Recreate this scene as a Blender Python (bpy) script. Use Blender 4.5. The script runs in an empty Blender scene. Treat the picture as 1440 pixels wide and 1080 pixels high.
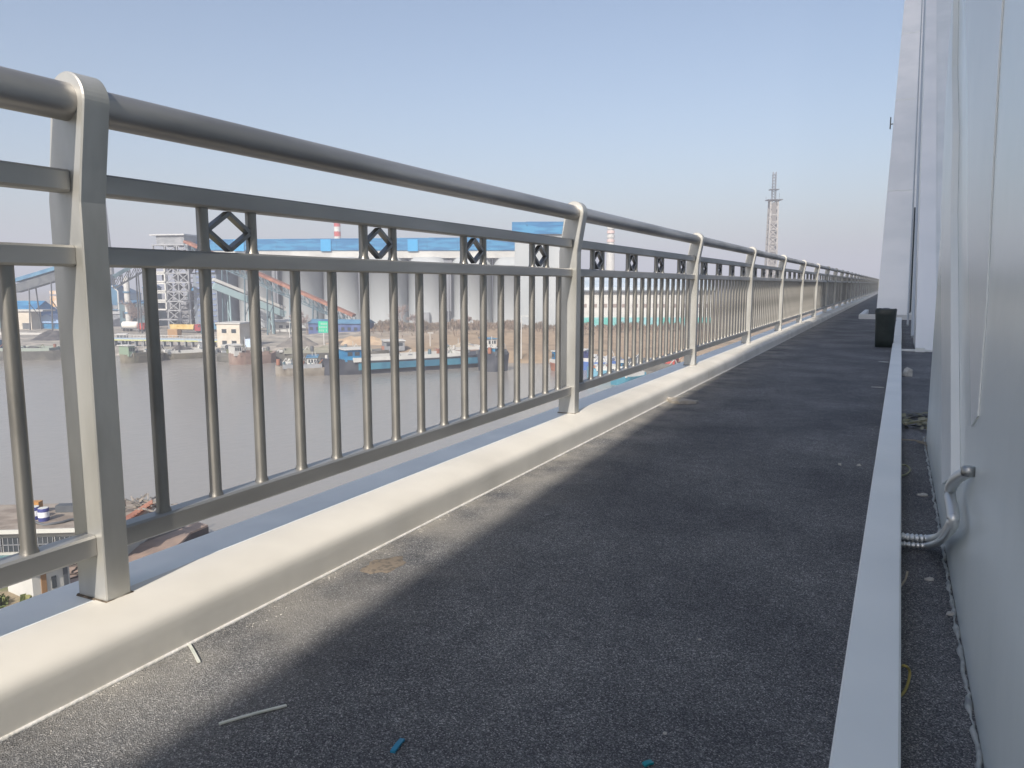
import bpy, math, random
from mathutils import Vector, noise
random.seed(7)
PI = math.pi
S = bpy.context.scene
COL = S.collection

# ---------------------------------------------------------------- camera
HE = 0.8
FPX = 1080.0
PITCH = math.atan(141/FPX)
YAW = math.atan(542/FPX*math.cos(PITCH))
Fv = Vector((-math.sin(YAW)*math.cos(PITCH), math.cos(YAW)*math.cos(PITCH), -math.sin(PITCH)))
Rv = Vector((math.cos(YAW), math.sin(YAW), 0))
Uv = Rv.cross(Fv)
cam_d = bpy.data.cameras.new('camera')
cam_d.sensor_width = 36; cam_d.lens = 27.0; cam_d.clip_start = 0.05; cam_d.clip_end = 30000
cam = bpy.data.objects.new('camera', cam_d); COL.objects.link(cam)
cam.location = (0, 0, HE)
cam.rotation_euler = (PI/2 - PITCH, 0, YAW)
S.camera = cam

def ray(px, py):
    return Fv + Rv*((px-720)/FPX) + Uv*((540-py)/FPX)
def atz(px, py, z):
    r = ray(px, py); t = (z-HE)/r.z
    return Vector((r.x*t, r.y*t, z))
def atX(px, py, X):
    r = ray(px, py); t = X/r.x
    return Vector((X, r.y*t, HE + r.z*t))

# ---------------------------------------------------------------- materials
MATS = {}
def mat(name, c1, rough=0.6, metal=0.0, c2=None, nscale=3.0, detail=4, bump=0.0, bscale=None, streak=None, spec=0.5, lo=0.4, hi=0.6, coat=0):
    if name in MATS: return MATS[name]
    m = bpy.data.materials.new(name); m.use_nodes = True
    nt = m.node_tree; N = nt.nodes; L = nt.links
    b = N['Principled BSDF']
    b.inputs['Roughness'].default_value = rough; b.inputs['Metallic'].default_value = metal
    b.inputs['Specular IOR Level'].default_value = spec
    b.inputs['Coat Weight'].default_value = coat
    b.inputs['Base Color'].default_value = (*c1, 1)
    tc = N.new('ShaderNodeTexCoord')
    src = tc.outputs['Object']
    if streak:
        mp = N.new('ShaderNodeMapping'); mp.inputs['Scale'].default_value = streak
        L.new(src, mp.inputs['Vector']); src = mp.outputs['Vector']
    if c2:
        n = N.new('ShaderNodeTexNoise'); n.inputs['Scale'].default_value = nscale; n.inputs['Detail'].default_value = detail
        L.new(src, n.inputs['Vector'])
        r = N.new('ShaderNodeValToRGB')
        r.color_ramp.elements[0].position = lo; r.color_ramp.elements[0].color = (*c1, 1)
        r.color_ramp.elements[1].position = hi; r.color_ramp.elements[1].color = (*c2, 1)
        L.new(n.outputs['Fac'], r.inputs['Fac']); L.new(r.outputs['Color'], b.inputs['Base Color'])
    if bump:
        n2 = N.new('ShaderNodeTexNoise'); n2.inputs['Scale'].default_value = bscale or nscale*4; n2.inputs['Detail'].default_value = 5
        L.new(src, n2.inputs['Vector'])
        bp = N.new('ShaderNodeBump'); bp.inputs['Strength'].default_value = 1; bp.inputs['Distance'].default_value = bump
        L.new(n2.outputs['Fac'], bp.inputs['Height']); L.new(bp.outputs['Normal'], b.inputs['Normal'])
    MATS[name] = m
    return m

def m_asphalt():
    m = bpy.data.materials.new('asphalt'); m.use_nodes = True
    nt = m.node_tree; N = nt.nodes; L = nt.links; b = N['Principled BSDF']
    tc = N.new('ShaderNodeTexCoord')
    def nz(scale, det, src=tc.outputs['Object'], rgh=.5):
        n = N.new('ShaderNodeTexNoise'); n.inputs['Scale'].default_value = scale; n.inputs['Detail'].default_value = det
        n.inputs['Roughness'].default_value = rgh
        L.new(src, n.inputs['Vector']); return n.outputs['Fac']
    def ramp(f, stops):
        r = N.new('ShaderNodeValToRGB'); e = r.color_ramp.elements
        e[0].position, e[0].color = stops[0][0], (*stops[0][1], 1)
        e[1].position, e[1].color = stops[-1][0], (*stops[-1][1], 1)
        for p, c in stops[1:-1]:
            k = e.new(p); k.color = (*c, 1)
        L.new(f, r.inputs['Fac']); return r.outputs['Color']
    def mix(kind, fac, a, c):
        x = N.new('ShaderNodeMix'); x.data_type = 'RGBA'; x.blend_type = kind
        if isinstance(fac, float): x.inputs[0].default_value = fac
        else: L.new(fac, x.inputs[0])
        L.new(a, x.inputs[6]); L.new(c, x.inputs[7]); return x.outputs[2]
    v = N.new('ShaderNodeTexVoronoi'); v.inputs['Scale'].default_value = 430; L.new(tc.outputs['Object'], v.inputs['Vector'])
    sep = N.new('ShaderNodeSeparateColor'); L.new(v.outputs['Color'], sep.inputs[0])
    grain = ramp(sep.outputs[0], [(0.0, (.05, .052, .057)), (.5, (.122, .126, .134)), (.85, (.225, .228, .232)), (1, (.47, .46, .45))])
    patch = ramp(nz(1.7, 4), [(.35, (.66, .67, .71)), (.65, (1.15, 1.15, 1.15))])
    c = mix('MULTIPLY', 1.0, grain, patch)
    patch2 = ramp(nz(14, 8, rgh=.7), [(.35, (.84, .84, .85)), (.7, (1.2, 1.19, 1.17))])
    c = mix('MULTIPLY', 1.0, c, patch2)
    # dust lying along the foot of the kerb
    sx = N.new('ShaderNodeSeparateXYZ'); L.new(tc.outputs['Object'], sx.inputs[0])
    mr = N.new('ShaderNodeMapRange'); mr.inputs['From Min'].default_value = -.95; mr.inputs['From Max'].default_value = -1.38
    L.new(sx.outputs['X'], mr.inputs['Value'])
    dn = N.new('ShaderNodeMath'); dn.operation = 'MULTIPLY'; L.new(mr.outputs[0], dn.inputs[0])
    dr = N.new('ShaderNodeMapRange'); dr.inputs['From Min'].default_value = .32; dr.inputs['From Max'].default_value = .65; dr.inputs['To Max'].default_value = .75
    L.new(nz(4.5, 6), dr.inputs['Value']); L.new(dr.outputs[0], dn.inputs[1])
    dust = N.new('ShaderNodeRGB'); dust.outputs[0].default_value = (.40, .375, .335, 1)
    c = mix('MIX', dn.outputs[0], c, dust.outputs[0])
    L.new(c, b.inputs['Base Color'])
    b.inputs['Roughness'].default_value = .8; b.inputs['Specular IOR Level'].default_value = .35
    h = N.new('ShaderNodeMath'); h.operation = 'ADD'; L.new(v.outputs['Distance'], h.inputs[0]); L.new(nz(60, 4), h.inputs[1])
    bp = N.new('ShaderNodeBump'); bp.inputs['Distance'].default_value = .003; bp.inputs['Strength'].default_value = .8
    L.new(h.outputs[0], bp.inputs['Height']); L.new(bp.outputs['Normal'], b.inputs['Normal'])
    return m
ASPH = m_asphalt()

STEEL = mat('brushed_stainless', (.31, .305, .295), .46, .7, c2=(.51, .50, .48), nscale=7, detail=9, lo=.3, hi=.72, streak=(1, .2, 1), bump=.0002, bscale=60)
BAL = mat('baluster_steel', (.18, .173, .16), .42, .75, c2=(.41, .39, .355), nscale=11, detail=9, lo=.3, hi=.72, streak=(1, 1, .3), bump=.0002, bscale=60)
STEELP = mat('post_stainless', (.37, .365, .34), .44, .6, c2=(.61, .605, .58), nscale=4, detail=9, lo=.3, hi=.68, streak=(1.6, 1.6, .5), bump=.0002, bscale=50)
TUBE = mat('handrail_stainless', (.33, .32, .31), .42, .8, c2=(.52, .50, .48), nscale=5, detail=6, streak=(1, .2, 1), bump=.0002, bscale=70)
DIA = mat('diamond_steel', (.22, .22, .22), .4, .9, c2=(.3, .3, .3), nscale=8)
KERB = mat('kerb_cream_paint', (.56, .53, .475), .5, 0, c2=(.71, .675, .61), nscale=2.2, detail=8, bump=.0008, bscale=20, lo=.3, hi=.6)
LEDGE = mat('ledge_grey_blue_paint', (.66, .69, .70), .4, 0, c2=(.76, .79, .79), nscale=3, detail=6)
SEAL = mat('sealant_white', (.62, .60, .55), .7, 0, c2=(.75, .73, .7), nscale=30, bump=.002)
COVER = mat('cover_pale_grey', (.72, .76, .76), .42, 0.0, c2=(.81, .84, .83), nscale=2.5, detail=7, lo=.3, hi=.7)
RIB = mat('arch_pale_paint', (.79, .80, .79), .38, 0, c2=(.86, .86, .845), nscale=.9, detail=5, bump=.001, bscale=1.5)
WALLG = mat('arch_gloss_paint', (.64, .69, .675), .25, 0, c2=(.78, .82, .80), nscale=1.3, detail=9, lo=.3, hi=.6, bump=.006, bscale=1.1, spec=.5)
RIBG = mat('arch_plate_paint', (.70, .73, .72), .3, 0, c2=(.77, .79, .78), nscale=1.4, detail=5)
CONC = mat('concrete_pale', (.42, .42, .40), .85, 0, c2=(.50, .49, .47), nscale=.15, detail=6)
DARK = mat('dark_plastic', (.012, .02, .018), .45, 0, c2=(.02, .03, .028), nscale=9, bump=.003, bscale=14)

# ---------------------------------------------------------------- mesh builder
class MB:
    def __init__(self): self.v = []; self.f = []; self.s = []
    def add(self, vs, fs, smooth=False):
        o = len(self.v); self.v += [tuple(p) for p in vs]
        self.f += [tuple(i+o for i in q) for q in fs]; self.s += [smooth]*len(fs)
        return self
    def box(self, x0, x1, y0, y1, z0, z1):
        vs = [(x, y, z) for z in (z0, z1) for y in (y0, y1) for x in (x0, x1)]
        return self.add(vs, [(0,2,3,1),(4,5,7,6),(0,1,5,4),(2,6,7,3),(0,4,6,2),(1,3,7,5)])
    def bbox(self, x0, x1, y0, y1, z0, z1, b=.004):
        """box along y with chamfered long edges"""
        p = [(x0+b,z0),(x1-b,z0),(x1,z0+b),(x1,z1-b),(x1-b,z1),(x0+b,z1),(x0,z1-b),(x0,z0+b)]
        return self.prism([(a, c) for a, c in p], y0, y1)
    def prism(self, prof, y0, y1, smooth=False):
        """profile in (x,z), extruded along y"""
        n = len(prof)
        vs = [(a, y0, c) for a, c in prof] + [(a, y1, c) for a, c in prof]
        self.add(vs, [(i, (i+1) % n, (i+1) % n+n, i+n) for i in range(n)], smooth)
        self.add(vs, [tuple(range(n))[::-1], tuple(range(n, 2*n))])
        return self
    def prismx(self, prof, x0, x1):
        """profile in (y,z), extruded along x"""
        n = len(prof)
        vs = [(x0, a, c) for a, c in prof] + [(x1, a, c) for a, c in prof]
        self.add(vs, [(i, (i+1) % n, (i+1) % n+n, i+n) for i in range(n)] + [tuple(range(n))[::-1], tuple(range(n, 2*n))])
        return self
    def prismz(self, prof, z0, z1, smooth=False):
        n = len(prof)
        vs = [(a, b, z0) for a, b in prof] + [(a, b, z1) for a, b in prof]
        self.add(vs, [(i, (i+1) % n, (i+1) % n+n, i+n) for i in range(n)], smooth)
        self.add(vs, [tuple(range(n))[::-1], tuple(range(n, 2*n))])
        return self
    def beam(self, a, b, w, h=None):
        a = Vector(a); b = Vector(b); d = (b-a).normalized(); h = h or w
        up = Vector((0,0,1)) if abs(d.z) < .95 else Vector((0,1,0))
        s = d.cross(up).normalized()*w/2; u = s.cross(d).normalized()*h/2
        vs = [p+q for p in (a, b) for q in (-s-u, s-u, s+u, -s+u)]
        return self.add(vs, [(0,3,2,1),(4,5,6,7),(0,1,5,4),(1,2,6,5),(2,3,7,6),(3,0,4,7)])
    def tube(self, pts, r, n=12, caps=True, smooth=True):
        pts = [Vector(p) for p in pts]; rr = r if isinstance(r, (list, tuple)) else [r]*len(pts)
        vs = []; prev = None
        for i, p in enumerate(pts):
            d = (pts[min(i+1, len(pts)-1)] - pts[max(i-1, 0)]).normalized()
            if prev is None:
                up = Vector((0,0,1)) if abs(d.z) < .9 else Vector((1,0,0))
                a = d.cross(up).normalized()
            else: a = (prev - d*prev.dot(d)).normalized()
            prev = a; b = d.cross(a)
            vs += [p + (a*math.cos(2*PI*k/n) + b*math.sin(2*PI*k/n))*rr[i] for k in range(n)]
        fs = []
        for i in range(len(pts)-1):
            for k in range(n):
                j = (k+1) % n
                fs.append((i*n+k, i*n+j, (i+1)*n+j, (i+1)*n+k))
        self.add(vs, fs, smooth)
        if caps: self.add(vs, [tuple(range(n))[::-1], tuple(range((len(pts)-1)*n, len(pts)*n))])
        return self
    def lathe(self, c, prof, n=24, smooth=True):
        vs = []; m = len(prof)
        for (r, z) in prof:
            vs += [(c[0]+r*math.cos(2*PI*k/n), c[1]+r*math.sin(2*PI*k/n), c[2]+z) for k in range(n)]
        fs = [(i*n+k, i*n+(k+1) % n, (i+1)*n+(k+1) % n, (i+1)*n+k) for i in range(m-1) for k in range(n)]
        self.add(vs, fs, smooth)
        self.add(vs, [tuple(range(n))[::-1], tuple(range((m-1)*n, m*n))])
        return self
    def heap(self, x0, x1, y0, y1, z0, h, nx=14, ny=8, rough=.12, seed=0):
        vs = []
        for j in range(ny+1):
            for i in range(nx+1):
                u, w = i/nx, j/ny
                k = min(1, 2.6*min(u, 1-u))*min(1, 2.2*min(w, 1-w))
                x = x0+(x1-x0)*u; y = y0+(y1-y0)*w
                z = z0 + h*k*(1 + rough*3*noise.noise(Vector((x*.35+seed, y*.35, seed)))) if k > 0 else z0
                vs.append((x, y, z))
        fs = [(j*(nx+1)+i, j*(nx+1)+i+1, (j+1)*(nx+1)+i+1, (j+1)*(nx+1)+i) for j in range(ny) for i in range(nx)]
        return self.add(vs, fs)
    def mesh(self, name, m):
        me = bpy.data.meshes.new(name); me.from_pydata(self.v, [], self.f)
        me.polygons.foreach_set('use_smooth', self.s); me.materials.append(m); me.update()
        return me
    def build(self, name, m, parent=None, **kw):
        o = bpy.data.objects.new(name, self.mesh(name, m)); COL.objects.link(o)
        if parent: o.parent = parent
        tag(o, **kw); return o

def tag(o, label=None, cat=None, group=None, kind=None):
    if label: o['label'] = label
    if cat: o['category'] = cat
    if group: o['group'] = group
    if kind: o['kind'] = kind
    return o
def thing(name, label, cat, loc=(0,0,0), rz=0, group=None):
    o = bpy.data.objects.new(name, None); COL.objects.link(o); o.empty_display_size = .2
    o.location = loc; o.rotation_euler = (0,0,rz)
    return tag(o, label, cat, group)
def link_copy(o, parent, loc=None):
    c = o.copy(); COL.objects.link(c); c.parent = parent
    if loc is not None: c.location = loc
    return c
def inst(name, me, parent, loc, **kw):
    o = bpy.data.objects.new(name, me); COL.objects.link(o); o.parent = parent; o.location = loc
    tag(o, **kw); return o

# ================================================================ BRIDGE DECK
YB, YE = -45.0, 112.0
MB().box(-1.62, 9.0, YB, YE, -1.0, -.006).build('bridge_deck', CONC, kind='structure')
MB().add([(-1.372, YB, 0), (9, YB, 0), (9, YE, 0), (-1.372, YE, 0)], [(0,1,2,3)]).build('walkway', ASPH, kind='structure')

kerb = thing('bridge_kerb', 'cream painted rounded steel kerb with pale ledge running under the railing', 'kerb', (0, 0, 0))
prof = [(-1.533, -.004), (-1.370, -.004), (-1.3705, .004), (-1.3715, .050), (-1.3725, .068), (-1.3745, .079), (-1.380, .0885), (-1.389, .0955), (-1.401, .1005), (-1.416, .104), (-1.436, .1075), (-1.465, .111), (-1.49, .113), (-1.5315, .1135), (-1.533, .1133)]
yy = -5.55; first = True
while yy < YE:
    y1 = min(yy+6.0, YE)
    MB().prism(prof, YB if first else yy+.002, y1-.002, smooth=True).build('kerb_bulge', KERB, kerb)
    first = False; yy = y1
MB().prism([(-1.675, -1.0), (-1.63, -1.0), (-1.63, .05), (-1.535, .05), (-1.535, .1115), (-1.675, .1115)], YB, YE).build('ledge', LEDGE, kerb)
# sealant bead: slightly uneven line where kerb meets asphalt
b = MB(); y = YB+.2
pts = []
yy = -2.0
while yy < 60:
    pts.append((-1.3705 + .0025*noise.noise(Vector((yy*9, 0, 0))), yy, .001)); yy += .03 if yy < 8 else .5
b.tube(pts, .0055, 6).build('sealant_bead', SEAL, kerb)

# ================================================================ RAILING
PX = -1.5            # inner face of the posts
Y0, PITCHY = 1.066, 2.728
SP = PITCHY/17
K0, K1 = -3, 36
rail = thing('bridge_railing', 'stainless steel bridge railing with round handrail, square rails and upright bars', 'railing', (PX, Y0, .11))
RZ = Vector((PX, Y0, .11))
def rl(x, y, z): return (x-PX, y-Y0, z-.11)
# post profile (x from inner face, z absolute)
zc, xc, tr = 1.163, -.018, .0375
pp = [(-.094, .11), (0, .11), (.002, .60), (.004, .965), (.014, 1.03), (.035, 1.12)]
outer = []
R2 = .055
for a in range(-12, 151, 9):
    outer.append((xc+.012*0 + R2*math.cos(math.radians(a)), zc + .004 + R2*math.sin(math.radians(a))))
pp = pp[:-1] + outer
pp += [(xc-.052, 1.148), (-.080, 1.08), (-.097, .97), (-.097, .70)]
pm = MB()
pl = [(x, z-.11) for x, z in pp]
n = len(pl)
hw = .030; bv = .003
cx = sum(p[0] for p in pl)/n
def inset(poly, d):
    out = []
    m = len(poly)
    for i in range(m):
        a = Vector((poly[i-1][0], poly[i-1][1])); p = Vector((poly[i][0], poly[i][1])); c = Vector((poly[(i+1) % m][0], poly[(i+1) % m][1]))
        e1 = (p-a).normalized(); e2 = (c-p).normalized()
        n1 = Vector((-e1.y, e1.x)); n2 = Vector((-e2.y, e2.x)); nn = (n1+n2)
        nn = nn.normalized() if nn.length > 1e-6 else n1
        q = p + nn*d
        out.append((q.x, q.y))
    return out
pin = inset(pl, bv)
vs = [(x, -hw+bv, z) for x, z in pl] + [(x, hw-bv, z) for x, z in pl] + [(x, -hw, z) for x, z in pin] + [(x, hw, z) for x, z in pin]
fs = []
for i in range(n):
    j = (i+1) % n
    fs += [(i, j, j+n, i+n), (i+2*n, j+2*n, j, i), (i+n, j+n, j+3*n, i+3*n)]
fs += [tuple(range(2*n, 3*n))[::-1], tuple(range(3*n, 4*n))]
pm.add(vs, fs)
post_me = pm.mesh('post', STEELP)
weld = MB()
weld.tube([(-.096, -.032, .002), (.002, -.032, .002), (.002, .032, .002), (-.096, .032, .002), (-.096, -.032, .002)], .0035, 6)
weld_me = weld.mesh('base_weld', mat('weld_rusty', (.10, .08, .06), .8, .3, c2=(.25, .2, .15), nscale=60))
for k in range(K0, K1+1):
    p = inst('post', post_me, rail, (0, k*PITCHY, 0))
    if k < 8: inst('base_weld', weld_me, p, (0, 0, 0))
MB().tube([(xc, (K0-1)*PITCHY*1.0, zc-.11), (xc, (K1+.0)*PITCHY, zc-.11)], tr, 40).build('handrail', TUBE, rail)
# collars: little joint sleeves either side of a post
RX0, RX1 = -.066, -.020       # rails' x range
gap = PITCHY - .062
um = MB().bbox(RX0, RX1, 0, gap, -.0225, .0225, .005).mesh('upper_rail', STEEL)
mm = MB().bbox(RX0, RX1, 0, gap, -.0215, .0215, .005).mesh('middle_rail', STEEL)
bm_ = MB().bbox(RX0, RX1, 0, gap, -.024, .024, .005).mesh('bottom_rail', STEEL)
ZU, ZM, ZB = 1.008-.11, .857-.11, .236-.11
for k in range(K0, K1):
    y = k*PITCHY + .031
    inst('upper_rail', um, rail, (0, y, ZU))
    inst('middle_rail', mm, rail, (0, y, ZM))
    inst('bottom_rail', bm_, rail, (0, y, ZB))
bx = (RX0+RX1)/2
def bal(mb, x, y, z0, z1, w=.0138):
    # slightly rounded bar with a weld flare at its foot
    n = 12
    prof = [(w*1.25, z0), (w, z0+.012), (w, z1)]
    vs = []
    for r, z in prof:
        for q in range(n):
            a = 2*PI*q/n
            ca, sa = math.cos(a), math.sin(a)
            s = 1/((abs(ca)**3.0+abs(sa)**3.0)**(1/3.0))
            vs.append((x + r*ca*s, y + r*sa*s, z))
    fs = [(i*n+q, i*n+(q+1) % n, (i+1)*n+(q+1) % n, (i+1)*n+q) for i in range(2) for q in range(n)]
    mb.add(vs, fs, True)
    return mb
short = MB(); bal(short, 0, 0, ZB+.024, ZM-.0215); short_me = short.mesh('baluster', BAL)
tall = MB(); bal(tall, 0, 0, ZB+.024, ZM-.0215); bal(tall, 0, 0, ZM+.0215, ZU-.0225, .0135); tall_me = tall.mesh('baluster', BAL)
dz0, dz1 = ZM+.0215, ZU-.0225
dc = (dz0+dz1)/2; dh = (dz1-dz0)/2-.001; dw = SP/2-.010
dm = MB()
P4 = [(0, dw, dc), (0, 0, dc+dh-.006), (0, -dw, dc), (0, 0, dc-dh+.006)]
for i in range(4):
    a, c = Vector(P4[i]), Vector(P4[(i+1) % 4]); dm.beam(a, c, .020, .010)
dm_me = dm.mesh('diamond_ornament', DIA)
rest = MB(); cnt = 0; dcnt = 0
drest = MB()
for k in range(-1, K1):
    for j in range(1, 17):
        y = k*PITCHY + j*SP
        if k == -1 and j < 11: continue
        tl = (j-2) % 4 in (0, 1)
        if cnt < 100:
            inst('baluster', tall_me if tl else short_me, rail, (bx, y, 0)); cnt += 1
        else:
            bal(rest, bx, y, ZB+.024, ZM-.0215)
            if tl: bal(rest, bx, y, ZM+.0215, ZU-.0225, .0135)
    for j in (2.5, 6.5, 10.5, 14.5):
        if k == -1 and j < 10: continue
        if dcnt < 100:
            inst('diamond_ornament', dm_me, rail, (bx, k*PITCHY + j*SP, 0)); dcnt += 1
rest.build('far_balusters', BAL, rail, kind='stuff')

# ================================================================ WALKWAY OBJECTS
cover = thing('cable_trough', 'long pale grey metal cable trough cover lying along the walkway beside the arch', 'cable trough', (-.007, 0, 0), -math.radians(.25))
segs = [(-4, -1.2), (-1.2, .9), (.9, 3.42), (3.42, 6.1), (6.1, 8.9), (8.9, 11.7), (11.7, 14.5), (14.5, 17.3), (17.3, 19.1)]
for i, (a, c) in enumerate(segs):
    dzz = .003*random.random(); dx = .002*random.uniform(-1, 1)
    o = MB().bbox(-.050+dx, .050+dx, a+.0015, c-.0015, .0, .058+dzz, .004).build('cover_plate', COVER, cover)

def flatstrip(name, a, c, w, h, m, **kw):
    mid = (Vector(a)+Vector(c))/2
    mb = MB(); n = 6
    pts = [Vector(a).lerp(Vector(c), i/n) + Vector((0, 0, .003+.0012*math.sin(PI*i/n)))-mid for i in range(n+1)]
    for i in range(n): mb.beam(pts[i], pts[i+1]*1.0001, w, h)
    o = mb.build(name, m, **kw); o.location = mid; return o
STRAW = mat('pale_plastic_strip', (.55, .58, .52), .5, 0, c2=(.65, .66, .6), nscale=20)
flatstrip('plastic_strip', atz(265, 906, 0), atz(280, 933, 0), .006, .003, STRAW, label='short pale plastic strip lying against the foot of the kerb', cat='litter')
flatstrip('plastic_strip', atz(308, 1020, 0), atz(403, 994, 0), .006, .003, STRAW, label='long pale plastic strip lying on shaded asphalt near the bottom', cat='litter')
flatstrip('plastic_scrap', atz(552, 1060, 0), atz(566, 1042, 0), .009, .004, mat('blue_plastic', (.02, .22, .38), .4), label='small bright blue plastic scrap on the dark asphalt', cat='litter')
flatstrip('plastic_scrap', atz(905, 1078, 0), atz(917, 1074, 0), .009, .004, mat('teal_plastic', (.01, .25, .3), .4), label='tiny teal plastic scrap at the very bottom of the asphalt', cat='litter')
def chip(px, py, size, label, m, name='paper_scrap', elong=1.8, h=.006):
    c = atz(px, py, .001); mb = MB(); n = 9
    rr = [size*random.uniform(.55, 1.1) for _ in range(n)]
    top = [(elong*rr[i]*math.cos(2*PI*i/n), rr[i]*math.sin(2*PI*i/n), h*random.uniform(.3, 1.4)) for i in range(n)]
    bot = [(p[0]*1.03, p[1]*1.03, 0) for p in top]
    mb.add(bot+top+[(0, 0, h*1.6)], [(i, (i+1) % n, (i+1) % n+n, i+n) for i in range(n)] + [(i+n, (i+1) % n+n, 2*n) for i in range(n)] + [tuple(range(n))[::-1]])
    o = mb.build(name, m, label=label, cat='litter'); o.location = c; o.rotation_euler = (0, 0, random.uniform(-.6, .6)); return o
PAPER = mat('paper_white', (.38, .38, .37), .8, 0, c2=(.5, .5, .48), nscale=40)
chip(1307, 816, .007, 'small pale chip on the dark strip between trough and wall', PAPER)
chip(1337, 865, .006, 'small pale chip touching the sealant at the foot of the wall', PAPER)
chip(1298, 697, .012, 'crumpled pale flake on the dark strip beside the bent conduit', PAPER)
chip(1275, 529, .045, 'white crumpled lump lying right of the trough near the arch foot', PAPER, elong=1.0, h=.05)
chip(1236, 545, .03, 'flat pale flake left of the trough, the nearer of two far ones', PAPER, h=.004)
chip(1243, 509, .03, 'pale flake left of the trough just in front of the dark bin', PAPER, h=.004)
chip(1208, 655, .006, 'tiny pale crumb on asphalt left of the trough seam', PAPER)
chip(1181, 654, .005, 'tiny pale crumb farther left of the trough seam', PAPER)
chip(984, 900, .0025, 'speck of pale fibre in the middle of the shaded asphalt', PAPER, h=.003)
chip(935, 1032, .0025, 'speck of pale grit near the bottom of the shaded asphalt', PAPER, h=.003)
# dried mud patch
c = atz(540, 795, .0); mb = MB(); n = 22
rr = [.045*random.uniform(.8, 1.15) for _ in range(n)]
bot = [(rr[i]*1.05*math.cos(2*PI*i/n), rr[i]*1.7*math.sin(2*PI*i/n), .0005) for i in range(n)]
top = [(p[0]*.85, p[1]*.85, .0035) for p in bot]
mb.add(bot+top, [(i, (i+1) % n, (i+1) % n+n, i+n) for i in range(n)] + [tuple(range(n, 2*n))], True)
o = mb.build('mud_patch', mat('dried_mud', (.20, .165, .13), .95, 0, c2=(.12, .105, .09), nscale=70, lo=.5, hi=.62, bump=.002, bscale=90), label='oval patch of dried pale mud on the sunlit asphalt by the kerb', cat='mud patch'); o.location = c
chip(958, 566, .10, 'broken pale debris lying at the kerb foot on the sunlit edge', mat('debris_tan', (.32, .29, .25), .9, 0, c2=(.45, .42, .38), nscale=20), name='mortar_debris', elong=1.2, h=.02)
# loose grit in the corners and over the asphalt
random.seed(91); mb = MB()
def stone(x, y, r):
    a = random.random()*6; q = [(x+r*math.cos(a+k*1.57)*random.uniform(.7, 1.2), y+r*math.sin(a+k*1.57)*random.uniform(.7, 1.2), 0) for k in range(4)]
    mb.add(q+[(x, y, r*random.uniform(.6, 1.1))], [(0,1,4),(1,2,4),(2,3,4),(3,0,4)])
for i in range(1500):
    yy = .5+random.random()**1.6*9
    stone(-1.368+abs(random.gauss(0, .035)), yy, random.uniform(.0008, .003))
for i in range(900):
    stone(random.choice([-.065-abs(random.gauss(0, .02)), .06+abs(random.gauss(0, .03)), .165-abs(random.gauss(0, .02))]), .6+random.random()**1.5*7, random.uniform(.0008, .0028))
for i in range(1400): stone(random.uniform(-1.35, .16), .5+random.random()**1.5*8, random.uniform(.0007, .002))
mb.build('grit', mat('grit_stone', (.16, .155, .15), .9, 0, c2=(.42, .40, .37), nscale=9, lo=.45, hi=.6), kind='stuff', label='fine loose grit scattered over the walkway')
# cords sticking out of the trough
def cord(name, pts, r, m, label):
    P = [Vector(p) for p in pts]; mid = P[0].copy(); fine = []
    for i in range(len(P)-1):
        a = P[max(i-1, 0)]; b_ = P[i]; c_ = P[i+1]; d = P[min(i+2, len(P)-1)]
        for t in range(6):
            t /= 6
            fine.append(.5*((2*b_)+(-a+c_)*t+(2*a-5*b_+4*c_-d)*t*t+(-a+3*b_-3*c_+d)*t**3)-mid)
    fine.append(P[-1]-mid)
    o = MB().tube(fine, r, 8).build(name, m, label=label, cat='cable'); o.location = mid; return o
YC = mat('cable_yellow', (.32, .27, .08), .5)
GC = mat('cable_olive', (.22, .23, .14), .5)
cord('cable', [atX(1258, 940, .045)+Vector((0,0,-.01)), atz(1270, 936, .045), atz(1279, 943, .03), atz(1277, 960, .015), atz(1270, 975, .008), atz(1258, 984, .008)], .0028, YC, 'yellow cable loop poking out beside the trough near the bottom')
cord('cable', [atz(1258, 828, .01), atz(1266, 824, .012), atz(1273, 815, .02), atz(1276, 804, .035)], .0028, mat('cable_buff', (.35, .32, .25), .6), 'short buff cable stub rising beside the trough')
cord('cable', [atz(1262, 655, .04), atz(1273, 654, .03), atz(1280, 660, .02), atz(1274, 667, .01), atz(1262, 670, .01)], .004, GC, 'small olive cable loop beside the trough seam')
# twig and leaf litter
BR = mat('twig', (.28, .25, .2), .8)
mb = MB(); c0 = atz(1268, 619, 0)
for a, c, r in [((1266, 618), (1304, 623), .004), ((1290, 622), (1308, 629), .003), ((1296, 622), (1306, 612), .0025), ((1300, 623), (1303, 633), .002)]:
    mb.tube([atz(*a, .012)-c0, (atz(*a, .02)+atz(*c, .02))/2-c0+Vector((0, .01, .004)), atz(*c, .012)-c0], r, 6)
o = mb.build('twig', BR, label='thin forked pale twig between the trough and the wall', cat='twig'); o.location = c0
mb = MB(); c0 = atz(1285, 592, 0)
for i in range(60):
    p = atz(random.uniform(1269, 1306), random.uniform(580, 602), .004+random.random()*.02)-c0
    a = random.random()*PI; s = random.uniform(.015, .04); u = Vector((math.cos(a), math.sin(a), random.uniform(-.3, .3)))*s; w = Vector((-math.sin(a), math.cos(a), random.uniform(-.2, .5)))*s*.5
    mb.add([p-u, p+w, p+u, p-w], [(0,1,2,3)])
mb.beam(atz(1272, 596, .03)-c0, atz(1306, 590, .04)-c0, .012)
o = mb.build('leaf_litter', mat('dry_leaves', (.20, .20, .12), .8, 0, c2=(.3, .28, .2), nscale=20), label='clump of dry olive leaves and a stick heaped against the wall end', cat='leaf litter'); o.location = c0

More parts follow.
